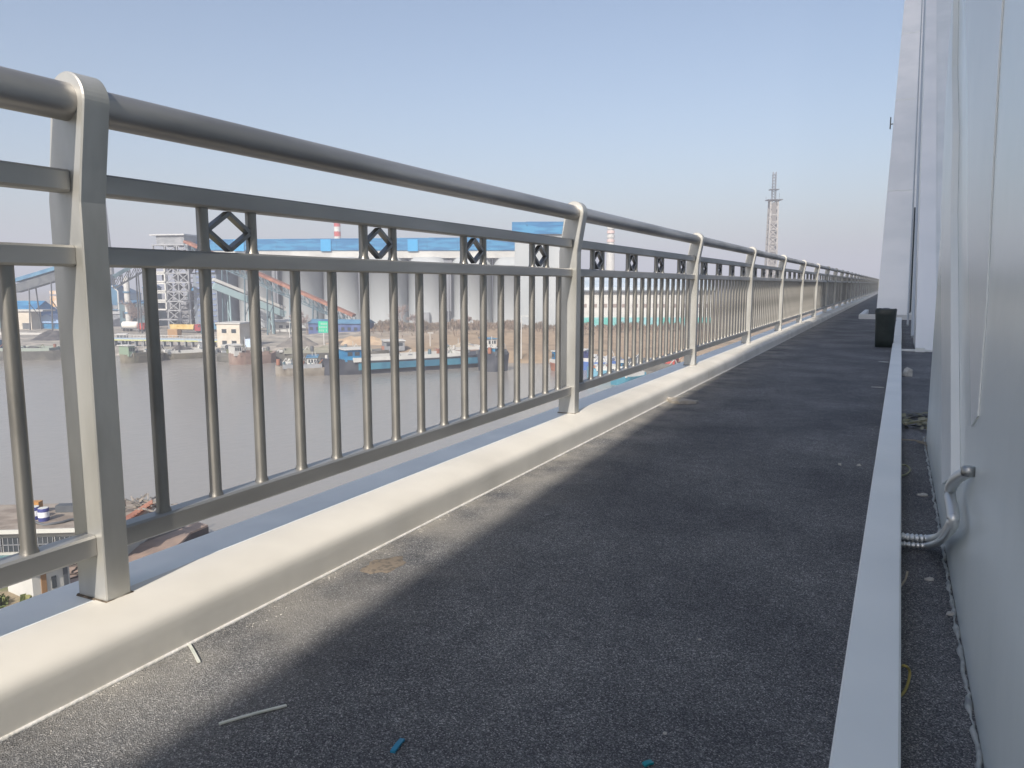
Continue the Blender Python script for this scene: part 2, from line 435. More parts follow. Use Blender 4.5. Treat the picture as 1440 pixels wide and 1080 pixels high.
# flexible steel conduit
def conduit(pts, r, name, parent):
    P = [Vector(p) for p in pts]
    for _ in range(4):                      # corner cutting gives an even bend
        Q = [P[0]]
        for a, c in zip(P, P[1:]): Q += [a.lerp(c, .25), a.lerp(c, .75)]
        P = Q + [P[-1]]
    fine = [P[0]]; step = .0016; need = step
    for a, c in zip(P, P[1:]):
        L_ = (c-a).length; pos = 0
        while L_-pos >= need: pos += need; fine.append(a.lerp(c, pos/L_)); need = step
        need -= (L_-pos)
    rad = [r*(1+.17*math.sin(i*2*PI/8)) for i in range(len(fine))]
    return MB().tube(fine, rad, 14, caps=False).build(name, mat('conduit_steel', (.62, .64, .64), .38, .8), parent)
cd = thing('flexible_conduit', 'ribbed silver flexible conduit bending from the trough up to the wall plate', 'conduit', (0, 0, 0))
XW = .176
pP = atX
pA = atz(1286, 757, .035); pB = atz(1318, 759, .03); pC = atX(1341, 741, XW-.035); pD = atX(1340, 715, XW-.03); pE = atX(1334, 692, XW-.03); pG = atX(1343, 673, XW-.03); pH = atX(1362, 663, XW-.012)
conduit([pA+Vector((-.06, 0, 0)), pA, pB, pC, pD, pE, pG, pH], .0115, 'outer_tube', cd)
of = Vector((-.006, -.016, -.012))
conduit([pA+Vector((-.06, 0, 0))+of*1.4, pA+of*1.4, pB+of*1.3, pC+of*.5, pD.lerp(pE, .3)], .0085, 'inner_tube', cd)
MB().lathe(tuple(pH+Vector((0.0, 0, -.01))), [(.013, 0), (.015, .004), (.015, .018), (.011, .022)], 12).build('end_fitting', mat('fitting', (.35, .36, .36), .35, 1), cd)

# dark bin
bc = atz(1244, 489, 0)
bin_ = thing('rubbish_bin', 'dark green black waste bin standing on the walkway beside the trough', 'bin', (bc.x-.012, bc.y+.13, 0))
mb = MB(); prof = [(.095, 0), (.105, .01), (.108, .1), (.112, .25), (.118, .40), (.125, .47), (.112, .485)]
n = 20; vs = []
for r, z in prof:
    for q in range(n):
        a = 2*PI*q/n; s = 1/((abs(math.cos(a))**5+abs(math.sin(a))**5)**.2)
        w = 1+.04*noise.noise(Vector((math.cos(a)*2, math.sin(a)*2, z*6)))
        vs.append((r*s*w*math.cos(a), r*s*w*math.sin(a), z + (.012*noise.noise(Vector((a, z, 3))) if z > .4 else 0)))
fs = [(i*n+q, i*n+(q+1) % n, (i+1)*n+(q+1) % n, (i+1)*n+q) for i in range(len(prof)-1) for q in range(n)]
mb.add(vs, fs, True); mb.build('bin_body', DARK, bin_)
mb = MB(); mb.heap(-.115, .115, -.115, .115, .462, .035, 8, 8, .3, 3)
mb.build('bin_liner', mat('black_bag', (.015, .018, .02), .3, 0, bump=.01, bscale=15), bin_)

# ================================================================ ARCH RIBS AND WALL
# near flank: tall steel box right beside the walkway
wall = thing('arch_flank', 'glossy pale grey steel flank of the arch at the right edge', 'arch wall', (.176, 4.36, 0))
def rising(y): return 7.3 + max(0, (y+14))*.19
mb = MB()
top = [(4.36, 8.2), (-1.7, 8.0), (-5, 7.25), (-7.5, 6.4), (-12, 5.6), (-20, 4.7)]  # top edge out of view, shaped to place the shadow edge on the walkway
mb.prismx([(YB+4.36*0-0, 0), (4.36, 0)] + top + [(YB, 3.0)], 0, 3.4)
mb.v = [(x, y-4.36, z) for x, y, z in mb.v]
mb.build('wall_box', WALLG, wall)
mb = MB(); mb.prismx([(-30, 3), (4.30, 3), (4.30, 14.5), (0, 14.2), (-5, 12.3), (-12, 10.6), (-20, 8)], 1.1, 3.3)  # unseen taller box, added to keep the far walkway in shade
mb.v = [(x, y-4.36, z) for x, y, z in mb.v]; mb.build('upper_shade_box', RIB, wall)
tl_ = thing('shade_tower', 'tall unseen block added behind the viewer to shade the far rib', 'shade block', (1.7, -3, 0))  # unseen block, added to keep sun off the far rib and far railing
MB().box(0, 7.5, 0, 3.5, -1, 50).build('shade_shaft', RIB, tl_)
MB().box(-.12, 7.6, -.2, 3.7, 20, 21.2).build('shade_collar', RIBG, tl_)
# inclined cover plate on its face
pl_ = [(2.60, .21), (2.27, .27), (2.21, .33), (3.168, 1.047), (3.55, 1.40), (3.95, 1.72), (4.30, 2.25), (4.34, 3.0), (4.34, 2.0), (4.20, 1.45), (3.94, 1.109), (2.733, .213)]
pl_ = [(2.733, .30), (2.60, .20), (2.265, .30), (3.168, 1.047), (3.45, 1.38), (3.90, 1.72), (4.35, 2.22), (4.35, 1.72), (3.94, 1.109)]
mb = MB(); mb.prismx([(a-4.36, c) for a, c in pl_], -.022, -.0005); mb.build('inclined_plate', RIBG, wall)
pl2 = [atX(a, c, .176) for a, c in [(1368, 600), (1377, 585), (1389, 430), (1397, 260), (1408, 60), (1412, 0), (1358, 0), (1362, 120), (1363, 300)]]
mb = MB(); mb.prismx([(q.y-4.36, q.z) for q in pl2][::-1], -.0035, -.0003); mb.build('lap_plate', RIBG, wall)
# sealant at the foot, ragged
pts = []; yy = .6; mb = MB()
while yy < 4.5:
    x = -.006 + .007*noise.noise(Vector((yy*14, 1, 0))) + .004*noise.noise(Vector((yy*50, 4, 0)))
    pts.append((x, yy-4.36, .001)); yy += .012
mb.tube(pts, [max(.002, .0045+.008*noise.noise(Vector((p[1]*17, 9, 0)))) for p in pts], 6).build('foot_sealant', mat('sealant_grey', (.26, .28, .28), .8, 0, c2=(.42, .44, .43), nscale=25), wall)

def incl(mb, x0, x1, yb, zb, yt, zt, thick, ybk=None):
    """inclined box: front/top face from (yb,zb) to (yt,zt), thickness measured horizontally backwards"""
    mb.prismx([(yb, zb), (yt, zt), (yt+thick, zt), (yb+thick, zb)], x0, x1); return mb
# middle rib
rb = thing('arch_rib', 'narrow off white inclined rib plate rising next to the trough', 'arch rib', (.236, 10.36, 0))
mb = incl(MB(), 0, .221, 0, .02, 12.25*1.35, 7.8*1.35, 1.3)
mb.build('rib_plate', RIB, rb)
mb = incl(MB(), .223, 2.6, .05, 0, 12.25*1.35, 7.8*1.35-.03, 1.6); mb.build('rib_body', RIBG, rb)
mb = MB(); mb.box(-.17, .225, -.05, .0, 0.0, .022); mb.box(-.0, .10, -.12, -.05, 0, .05); mb.build('foot_bracket', COVER, rb)
mb = MB(); a = Vector((-.035, .25, .16)); c = Vector((-.035, 16.6, 10.57)); mb.tube([a, c], .018, 10); mb.tube([a+Vector((-.055, .3, .12)), c+Vector((-.055, .3, .12))], .012, 8)
mb.build('drain_pipe', mat('pipe_grey', (.5, .53, .55), .35, .2), rb)
# far rib
rc = thing('arch_rib', 'broad pale arch rib sloping up from its foot beyond the dark bin', 'arch rib', (-.458, 22.5, 0))
sl = 13.73/18.9; T = 27
mb = incl(MB(), 0, .905, 0, .0, T, T*sl, 1.9); mb.build('rib_box', RIB, rc)
mb = incl(MB(), .907, 3.6, .12, 0, T, T*sl-.09, 1.9); mb.build('rib_body', RIBG, rc)
mb = incl(MB(), .86, .90, -.03, .0, T, T*sl+.03, .02); mb.build('edge_strip', COVER, rc)
mb = MB()
for t in (5.1, 10.4, 15.6): mb.box(-.012, .86, t-.012, t+.012, t*sl-.004, t*sl+.012)
mb.build('weld_seam', RIBG, rc)
mb = MB(); mb.tube([(.80, .1, .08), (.80, 4.2, 4.2*sl+.03)], .02, 8); mb.tube([(.80, .1, .08), (.74, -.25, .05)], .02, 8); mb.build('cable', DARK, rc)
mb = MB(); t = 9.2; mb.box(-.09, -.0, t, t+.05, t*sl-.2, t*sl-.17); mb.box(-.12, -.08, t-.05, t+.09, t*sl-.35, t*sl+.05); mb.build('bracket_lamp', mat('lamp_grey', (.12, .13, .14), .5, .3), rc)
fr = thing('foot_kerb', 'low white square kerb frame round the foot of the far rib', 'kerb', (-.75, 19.3, 0))
mb = MB(); mb.bbox(0, .10, 0, 3.6, 0, .11, .01); mb.box(.10, 1.5, 0, .12, 0, .11); mb.build('kerb_bars', mat('frame_white', (.62, .65, .67), .5), fr)

# ================================================================ RIVER, BANKS
W = -19.2
_a, _b = atz(0, 497, W), atz(760, 512, W)
BETA = math.atan2(_b.y-_a.y, _b.x-_a.x)
O = Vector((_a.x, _a.y, 0)); ES = Vector((math.cos(BETA), math.sin(BETA), 0)); EN = Vector((-math.sin(BETA), math.cos(BETA), 0))
def st(x, y):
    d = Vector((x, y, 0))-O; return d.dot(ES), d.dot(EN)
def smooth(a, c, x):
    t = max(0, min(1, (x-a)/(c-a))); return t*t*(3-2*t)
def terr(x, y):
    s, t = st(x, y)
    g = smooth(55, 95, s)            # right: grassy rise
    t += 3*noise.noise(Vector((s*.03, 1, 2)))
    left = -19.9 + 2.4*smooth(-3, 10, t) + .9*smooth(20, 60, t) + .4*smooth(60, 120, t)
    right = -19.9 + 3.0*smooth(-3, 16, t) + 2.6*smooth(14, 62, t) - .8*smooth(75, 130, t)
    z = left*(1-g) + right*g
    if t > 0 and t < 300: z += .25*noise.noise(Vector((x*.08, y*.08, 0)))*smooth(0, 12, t)
    return z
def G(px, py):
    """where the sight line through a pixel meets the far bank"""
    r = ray(px, py); t = 60.0
    while t < 6000:
        p = Vector((0, 0, HE)) + r*t
        if p.z <= max(terr(p.x, p.y), W): return Vector((p.x, p.y, max(terr(p.x, p.y), W)))
        t += .5 if t < 700 else 10
    return p
ss = [-9000, -5000, -3000, -1500, -800, -500, -350, -250] + list(range(-200, 261, 5)) + [300, 360, 450, 600, 900, 1500, 3000, 5000, 9000]
ts = [-12, -6, -3, 0, 2, 4, 6, 8, 10, 13, 16, 20, 24, 28, 33, 38, 44, 50, 56, 62, 68, 75, 83, 92, 105, 120, 140, 165, 200, 250, 310, 400, 600, 900, 1500, 3000, 6000, 10000]
vs = []
for t in ts:
    for s in ss:
        p = O+ES*s+EN*t; vs.append((p.x, p.y, terr(p.x, p.y)))
nn = len(ss)
fs = [(j*nn+i, j*nn+i+1, (j+1)*nn+i+1, (j+1)*nn+i) for j in range(len(ts)-1) for i in range(nn-1)]
m = bpy.data.materials.new('far_bank_ground'); m.use_nodes = True
nt = m.node_tree; N = nt.nodes; L = nt.links; bs = N['Principled BSDF']; bs.inputs['Roughness'].default_value = .95
tc = N.new('ShaderNodeTexCoord')
def rampn(scale, stops, det=6, mp=None):
    nz = N.new('ShaderNodeTexNoise'); nz.inputs['Scale'].default_value = scale; nz.inputs['Detail'].default_value = det
    L.new(tc.outputs['Object'], nz.inputs['Vector'])
    r = N.new('ShaderNodeValToRGB'); e = r.color_ramp.elements
    e[0].position, e[0].color = stops[0][0], (*stops[0][1], 1); e[1].position, e[1].color = stops[-1][0], (*stops[-1][1], 1)
    for p, c in stops[1:-1]: k = e.new(p); k.color = (*c, 1)
    L.new(nz.outputs['Fac'], r.inputs['Fac']); return r.outputs['Color']
cg = rampn(.12, [(.3, (.20, .145, .09)), (.45, (.33, .245, .16)), (.58, (.26, .19, .125)), (.7, (.14, .12, .07))])
cl = rampn(.10, [(.32, (.36, .33, .28)), (.46, (.20, .19, .17)), (.55, (.42, .38, .33)), (.66, (.13, .125, .12))])
sx = N.new('ShaderNodeSeparateXYZ'); L.new(tc.outputs['Object'], sx.inputs[0])
mr = N.new('ShaderNodeMapRange'); mr.inputs['From Min'].default_value = -160; mr.inputs['From Max'].default_value = -120; L.new(sx.outputs['X'], mr.inputs['Value'])
mx = N.new('ShaderNodeMix'); mx.data_type = 'RGBA'; L.new(mr.outputs[0], mx.inputs[0]); L.new(cl, mx.inputs[6]); L.new(cg, mx.inputs[7]); L.new(mx.outputs[2], bs.inputs['Base Color'])
MB().add(vs, fs).build('far_bank', m, kind='structure')

mw = bpy.data.materials.new('river_water'); mw.use_nodes = True
nt = mw.node_tree; N = nt.nodes; L = nt.links; bs = N['Principled BSDF']
bs.inputs['Base Color'].default_value = (.255, .24, .218, 1); bs.inputs['Roughness'].default_value = .22; bs.inputs['IOR'].default_value = 1.33
tc = N.new('ShaderNodeTexCoord'); mp = N.new('ShaderNodeMapping'); mp.inputs['Scale'].default_value = (1, .5, 1); mp.inputs['Rotation'].default_value = (0, 0, BETA)
L.new(tc.outputs['Object'], mp.inputs[0])
nz = N.new('ShaderNodeTexNoise'); nz.inputs['Scale'].default_value = .9; nz.inputs['Detail'].default_value = 6; L.new(mp.outputs[0], nz.inputs['Vector'])
bp = N.new('ShaderNodeBump'); bp.inputs['Distance'].default_value = .12; bp.inputs['Strength'].default_value = .6; L.new(nz.outputs['Fac'], bp.inputs['Height']); L.new(bp.outputs[0], bs.inputs['Normal'])
MB().add([(-9000, -3000, W), (9000, -3000, W), (9000, 3500, W), (-9000, 3500, W)], [(0,1,2,3)]).build('river', mw, kind='structure')

# near bank, lower left
def nterr(px, py): return -17.6
corner = [atz(-400, 905, -18), atz(-40, 836, -18), atz(40, 815, -18), atz(150, 815, -18), atz(230, 850, -18), Vector((-20, 18, -18)), Vector((-20, -120, -18)), Vector((-140, -120, -18)), Vector((-160, -20, -18))]
NB = Vector((-45, 20, -18))
mb = MB(); n = len(corner); cen = sum(corner, Vector())/n
inn = [cen+(p-cen)*.9+Vector((0, 0, .9)) for p in corner]
ring = [p + Vector((0, 0, -1.6)) for p in corner]
V = ring+inn
# subdivided top
mb.add(V, [(i, (i+1) % n, (i+1) % n+n, i+n) for i in range(n)] + [tuple(range(n, 2*n))])
mb.build('near_bank', mat('near_bank_soil', (.26, .21, .14), .95, 0, c2=(.16, .17, .08), nscale=.35, detail=7, bump=.1, bscale=2), kind='structure')

# ================================================================ FAR BANK OBJECTS
def frame(px0, px1, pyb, ang=BETA, zoff=-.15, z=None):
    """origin on the bank at (px0,pyb) and width so that the front reaches px1 along direction ang"""
    p = G(px0, pyb) if z is None else atz(px0, pyb, z)
    u = Vector((math.cos(ang), math.sin(ang), 0))
    r = ray(px1, 400); # solve p + u*w on vertical plane through the sight line
    nrm = Vector((r.y, -r.x, 0))
    w = -p.dot(nrm)/u.dot(nrm)
    d = p.dot(Fv) if True else 0
    d = (p-Vector((0, 0, HE))).dot(Fv)
    p = p + Vector((0, 0, zoff))
    return p, w, d/FPX
def mpx(p): return (p-Vector((0, 0, HE))).dot(Fv)/FPX
C = lambda n, c, **k: mat(n, c, k.pop('rough', .7), k.pop('metal', 0), **k)
BLUE = C('roof_blue', (.01, .13, .30), c2=(.03, .21, .40), nscale=.12, streak=(1, 1, 6), lo=.45, hi=.58)
BLUED = C('blue_dull', (.05, .15, .27), c2=(.09, .22, .34), nscale=.2)
TEAL = C('teal_cladding', (.07, .12, .15), c2=(.11, .17, .20), nscale=.3)
SILO = C('silo_concrete', (.33, .36, .38), rough=.85, c2=(.40, .425, .44), nscale=.06, detail=6, streak=(1, 1, .2))
SILOD = C('silo_pipe_dark', (.18, .19, .21))
PALE = C('pale_cladding', (.42, .42, .41), c2=(.50, .50, .48), nscale=.2)
WHITE = C('white_wall', (.48, .48, .46), c2=(.56, .56, .54), nscale=.3)
CREAM = C('cream_wall', (.50, .45, .37), c2=(.56, .51, .44), nscale=.4)
GREY = C('grey_steel', (.20, .215, .235), c2=(.27, .28, .30), nscale=.4)
DGREY = C('dark_grey', (.07, .08, .095), c2=(.11, .12, .13), nscale=.5)
RUST = C('rust_red', (.22, .09, .06), c2=(.32, .15, .1), nscale=.5)
GLASS = C('window_dark', (.05, .06, .07), rough=.2)
RED = C('red_paint', (.42, .05, .04))
YEL = C('yellow_paint', (.50, .34, .10), c2=(.6, .45, .2), nscale=.5)

# --- silos ---
PL = G(268, 461); ANG = math.radians(26.4)
uS = Vector((math.cos(ANG), math.sin(ANG), 0)); nS = Vector((-math.sin(ANG), math.cos(ANG), 0))
silo_w = 17.0; NS = 8
top_z = (461-362)*mpx(PL)  # height above ground
prof = []
for i in range(NS):
    c = PL + uS*(silo_w*(i+.5)) + nS*8.6 + Vector((0, 0, -.5))
    pos = ['leftmost', 'second', 'third', 'fourth', 'fifth', 'sixth', 'seventh', 'rightmost'][i]
    s_ = thing('storage_silo', f'{pos} pale grey concrete silo in the row under the blue roofed gallery', 'silo', c, ANG, 'silos under the blue gallery')
    MB().lathe((0, 0, 0), [(8.45, 0), (8.45, top_z-3.2), (8.62, top_z-3.2), (8.62, top_z-2.6), (8.45, top_z-2.6), (8.45, top_z+.3)], 40).build('silo_shell', SILO, s_)
    if i % 2 == 1:
        mb = MB(); mb.box(7.2, 9.4, -8.2, -6.6, 7, top_z-4); mb.box(8.1, 8.6, -8.7, -8.2, 0, top_z-3.4)
        mb.prism([(6.6, top_z-1), (10.0, top_z-1), (9.2, top_z-4.2), (7.4, top_z-4.2)], -8.8, -6.0); mb.build('down_pipe', SILOD, s_)
    if i in (3, 5):
        MB().box(-3, 1, -10.4, -6, 0, 6.5).build('annex', GREY, s_)
ga = thing('silo_gallery', 'long bright blue clad gallery running along the tops of the silos', 'gallery', PL+nS*2.2+Vector((0, 0, top_z-.5)), ANG)
Lg = silo_w*NS
g0 = 6.6; g1 = 9.8  # roof heights
mb = MB(); mb.box(-2, Lg+6, 0, 13, 0, 2.9); mb.build('gallery_wall', PALE, ga)
mb = MB()
for i in range(12):
    x0 = -1+i*(Lg+6)/12; x1 = x0+(Lg+6)/12-.05; h0 = g0 + (g1-g0)*i/12*.35; mb.prismx([(-.4, 2.9), (-.4, h0-.2), (6.5, h0+.9), (13.4, h0-.2), (13.4, 2.9)], x0, x1)
mb.build('gallery_roof', BLUE, ga)
for i in range(3): MB().box(18+i*34, 22+i*34, -.8, -.42, 2.6, 7.2).build('cladding_panel', C('bright_blue', (.03, .28, .55)), ga)
p, w, k = frame(724, 800, 461, ANG)
hb = thing('head_house', 'taller pale head house with a blue roof at the right end of the silos', 'building', p+nS*3, ANG)
H_ = (461-330)*k
MB().box(0, w, 0, 20, 0, H_).build('wall', SILO, hb)
mb = MB(); mb.box(-1, w+3, -1, 21, H_, H_+2.6); mb.box(-1, 4, -1, 21, H_+2.6, H_+4); mb.prismx([(-1, H_+2.6), (10, H_+5), (21, H_+2.6)], 4, w+3); mb.build('roof', BLUE, hb)

# --- steel preheater tower ---
p, w, k = frame(222, 266, 462)
tw = thing('preheater_tower', 'tall open steel frame tower with white framed bays left of the silos', 'tower', p, BETA)
H_ = (462-346)*k; nf = 9; dz = H_/nf
mb = MB()
for x in (0, w*.35, w*.7, w):
    for y in (0, 7, 14): mb.beam((x, y, 0), (x, y, H_), .55)
mb.build('steel_frame', GREY, tw)
mb = MB()
for i in range(1, nf+1): mb.box(-.4, w+.4, -.4, 14.4, i*dz-.18, i*dz+.18)
mb.build('floor', C('floor_grey', (.33, .34, .36)), tw)
mb = MB()
for i in range(nf):
    for x0, x1 in ((w*.35, w*.7), (w*.7, w)):
        mb.beam((x0, -.1, i*dz), (x1, -.1, (i+1)*dz), .28); mb.beam((x1, -.1, i*dz), (x0, -.1, (i+1)*dz), .28)
    mb.beam((w*.35, 7, (i+.5)*dz), (w, 7, (i+.5)*dz), .4)
mb.build('brace', C('brace_grey', (.30, .31, .33)), tw)
mb = MB()
for i in range(2, nf-1):
    x0, x1 = .8, w*.33
    z0, z1 = i*dz+.4, (i+1)*dz-.3
    for a, c in (((x0, z0), (x1, z0)), ((x1, z0), (x1, z1)), ((x1, z1), (x0, z1)), ((x0, z1), (x0, z0))): mb.beam((a[0], -.6, a[1]), (c[0], -.6, c[1]), .55)
mb.build('white_bay_frame', WHITE, tw)
for i in range(nf-1):
    for q in range(3):
        x = w*(.1+.28*q)+random.uniform(0, 1); r = random.uniform(.8, 1.7)
        MB().lathe((x, 5+random.uniform(-2, 3), i*dz+.3), [(r*.6, 0), (r, dz*.3), (r, dz*.75), (r*.5, dz*.9)], 12).build('vessel', C('vessel_grey', (.24, .25, .28), c2=(.36, .36, .37), nscale=.4), tw)
mb = MB(); mb.box(w*.08, w*.9, .5, 13, H_+.2, H_+3.6); mb.build('top_house', GREY, tw)
mb = MB(); mb.box(-1, w*.95, -.5, 14, H_+3.6, H_+4.1); mb.build('top_roof', C('roof_grey', (.45, .46, .47)), tw)
p, w, k = frame(262, 292, 464)
bl = thing('process_building', 'dark blue grey slab of a process building between tower and silos', 'building', p+EN*6, BETA)
MB().box(0, w, 0, 16, 0, (464-386)*k).build('wall', C('slab_blue_grey', (.15, .18, .22), c2=(.19, .22, .26), nscale=.3), bl)
mb = MB()
for i in range(10): mb.box(w*.15, w*.95, -.25, -.02, 3+i*2.1, 3.5+i*2.1)
mb.build('louvre', C('louvre_blue', (.16, .22, .38)), bl)
mb = MB(); mb.box(w*.1, w*.9, 1, 15, (464-386)*k, (464-372)*k); mb.build('roof_house', DGREY, bl)

# --- conveyors (inclined trussed galleries) ---
def conveyor(name_label, A, Bp, wid, hgt, roofm, bodym, legs=4, zg=None, truss=True, group=None):
    A = Vector(A); Bp = Vector(Bp)
    t = thing('conveyor_gallery', name_label, 'conveyor', A, 0, group)
    d = Bp-A
    mb = MB(); mb.beam((0, 0, hgt), d+Vector((0, 0, hgt)), wid*1.05, hgt*.45); mb.build('conveyor_roof', roofm, t)
    mb = MB()
    if truss:
        n = max(6, int(d.length/3.2)); side = Vector((0, 0, 1)).cross(d).normalized()*wid/2
        for sgn in (-1, 1):
            s = side*sgn
            mb.beam(s+Vector((0, 0, -hgt*.7)), d+s+Vector((0, 0, -hgt*.7)), .3)
            for i in range(n):
                a = d*(i/n)+s; c = d*((i+1)/n)+s
                mb.beam(a+Vector((0, 0, -hgt*.7)), c+Vector((0, 0, hgt*.7)), .2); mb.beam(a+Vector((0, 0, -hgt*.7)), a+Vector((0, 0, hgt*.7)), .2)
    else: mb.beam((0, 0, 0), d, wid, hgt)
    mb.build('truss' if truss else 'casing', bodym, t)
    for i in range(legs):
        f = (i+.7)/(legs+.4); q = d*f; g = -(A.z+q.z) + terr(A.x+q.x, A.y+q.y)-.2
        side = Vector((0, 0, 1)).cross(d).normalized()*wid/2; mb = MB()
        for sgn in (-1, 1): mb.beam(q+side*sgn+Vector((0, 0, -hgt*.5)), q+side*sgn*1.7+Vector((0, 0, g)), .35)
        mb.beam(q-side*1.5+Vector((0, 0, g*.4)), q+side*1.5+Vector((0, 0, g*.7)), .2)
        mb.build('trestle_leg', bodym, t)
    return t
def atd(px, py, dist):
    r = ray(px, py); return Vector((0, 0, HE)) + r*dist
conveyor('long inclined conveyor with rust red roof crossing in front of the silos', atd(498, 452, 262), atd(262, 348, 268), 3.2, 2.0, RUST, TEAL, legs=7)
conveyor('pale lower inclined conveyor passing under the rust roofed one', atd(400, 442, 275), atd(300, 402, 262), 3.5, 2.2, PALE, C('pale_teal', (.26, .36, .38)), legs=3, truss=False)
conveyor('dark trussed conveyor bridge rising to the steel frame tower', atd(160, 399, 268), atd(224, 362, 276), 3.0, 2.4, TEAL, DGREY, legs=1)
conveyor('blue grey conveyor gallery rising from the grey plant at far left', atd(24, 406, 290), atd(98, 384, 285), 3.2, 3.0, BLUED, DGREY, legs=2, truss=False)

# --- far left plant ---
p, w, k = frame(-4, 8, 462)
st_ = thing('plant_stack', 'tapering grey concrete stack at the left edge of the photo', 'chimney', p+EN*60, 0)
kk = mpx(p+EN*60)
MB().lathe((4, 0, 0), [(3.9, 0), (2.9, (462-400)*kk), (1.2, (462-290)*kk), (1.1, (462-285)*kk)], 24).build('shaft', CONC, st_)
mb = MB(); mb.lathe((4, 0, (462-404)*kk), [(3.6, 0), (3.8, .3), (3.8, 1.2), (3.4, 1.5)], 24); mb.build('platform', WHITE, st_)
p, w, k = frame(8, 28, 462)
g = thing('plant_block', 'square dark grey plant block beside the tapering stack', 'building', p+EN*40, BETA)
kk = mpx(p+EN*40)
MB().box(0, w*1.1, 0, 12, 0, (462-393)*kk).build('wall', GREY, g)
mb = MB()
for i in range(5): mb.box(-.2, w*1.12, -.4, -.02, 5+i*3.2, 5.5+i*3.2)
mb.build('beam', DGREY, g)
mb = MB(); mb.box(-12, 2, -3, 4, 13, 14.5); mb.box(-12, 0, -3, 4, 7.5, 12.2); mb.build('side_bin', C('orange_white', (.6, .5, .42), c2=(.5, .3, .12), nscale=.4), g)
def gable(label, px0, px1, ytop, yb, depth, wallm, roofm, rise=.3, ang=BETA, back=0, door=None, win=0, ridge_x=True):
    p, w, k = frame(px0, px1, yb, ang)
    nrm = Vector((-math.sin(ang), math.cos(ang), 0)); p = p + nrm*back
    sc = mpx(p)/k; w *= sc; k *= sc; h = (yb-ytop)*k; he = h*(1-rise)
    t = thing('industrial_shed', label, 'building', p, ang)
    MB().box(0, w, 0, depth, 0, he).build('wall', wallm, t)
    mb = MB()
    if ridge_x: mb.prismx([(-.5, he), (depth/2, h), (depth+.5, he)], -.5, w+.5)
    else: mb.prism([(-.5, he), (w/2, h), (w+.5, he)], -.5, depth+.5)
    mb.build('roof', roofm, t)
    if win:
        for i in range(win): MB().box(w*(i+.25)/win, w*(i+.75)/win, -.12, -.01, he*.4, he*.68).build('window', GLASS, t)
    if door: MB().box(w*door[0], w*door[1], -.12, -.01, 0, he*.45).build('door', DGREY, t)
    return t
gable('wide blue roofed shed at the far left under the conveyor', 22, 100, 408, 440, 22, BLUED, BLUE, .25, back=35, win=4)
gable('long low blue roofed shed behind the post on the left', 64, 130, 430, 455, 14, DGREY, BLUED, .3, back=14, win=5)
gable('steep blue lean shed left of the cream gatehouse', -30, 22, 424, 462, 18, TEAL, BLUE, .55, back=4, win=3)
gable('bright blue gabled shed right of the cream gatehouse', 46, 84, 441, 462, 16, BLUE, C('roof_light_blue', (.25, .38, .6)), .6, ridge_x=False, door=None)
gable('teal grey process shed right of the big post', 150, 180, 424, 462, 14, TEAL, BLUED, .1, back=8, win=2)
gable('small grey shed under the trussed conveyor', 146, 172, 438, 458, 8, GREY, PALE, .15)
gable('pale low wall shed behind the white tank truck', 182, 212, 440, 458, 8, WHITE, GREY, .1, back=5, win=4)
p, w, k = frame(22, 40, 463)
t = thing('gatehouse', 'narrow cream gatehouse tower with flat pale roof slab', 'building', p, BETA)
h = (463-435)*k
MB().box(0, w, 0, 5, 0, h-.6).build('wall', CREAM, t)
MB().box(-3.5, w+6, -.8, 5.6, h-.6, h).build('roof_slab', PALE, t)
MB().box(w*.45, w*.95, -.1, -.01, .3, h*.33).build('door', DGREY, t)
p, w, k = frame(160, 170, 462)
t = thing('plant_silo', 'slim pale vertical vessel with dark bands right of the big post', 'silo', p+EN*4, BETA)
MB().lathe((w/2, 2, 0), [(1.1, 0), (1.1, (462-392)*k), (.4, (462-388)*k)], 16).build('shell', PALE, t)
mb = MB()
for q in (.3, .5, .72): mb.lathe((w/2, 2, (462-392)*k*q), [(1.5, 0), (1.5, .5)], 16)
mb.build('platform_ring', BLUED, t)

random.seed(77)
for lab, px, yt, dist_ in [('tall teal bag filter house behind the gatehouse', 44, 416, 30), ('blue hopper tower close left of the big post', 62, 412, 40), ('teal hopper tower right of the big post', 152, 410, 26), ('slate blue hopper house left of the first bar', 202, 415, 34)]:
    p = G(px, 461)+EN*dist_; kk = mpx(p); h = (461-yt)*kk
    t = thing('hopper_tower', lab, 'tower', p, BETA)
    w_ = 5.5
    MB().box(-w_/2, w_/2, 0, 5, h*.5, h).build('casing', random.choice([TEAL, BLUED]), t)
    MB().prism([(-w_/2, h*.5), (-.8, h*.3), (.8, h*.3), (w_/2, h*.5)], 0, 5).build('hopper_cone', GREY, t)
    MB().prismx([(-.3, h), (2.5, h+1.2), (5.3, h)], -w_/2-.3, w_/2+.3).build('roof', BLUE, t)
    for sx_ in (-1, 1):
        for yy_ in (.2, 4.8): MB().beam((sx_*w_*.46, yy_, 0), (sx_*w_*.46, yy_, h*.52), .4).build('leg', GREY, t)
    mb = MB(); mb.beam((-w_*.46, 0, h*.05), (w_*.46, 0, h*.45), .25); mb.beam((w_*.46, 0, h*.05), (-w_*.46, 0, h*.45), .25); mb.build('brace', GREY, t)
    MB().tube([(w_*.6, -.3, 0), (w_*.6, -.3, h*.9), (w_*.1, -.3, h*1.05)], .35, 8).build('pipe', PALE, t)
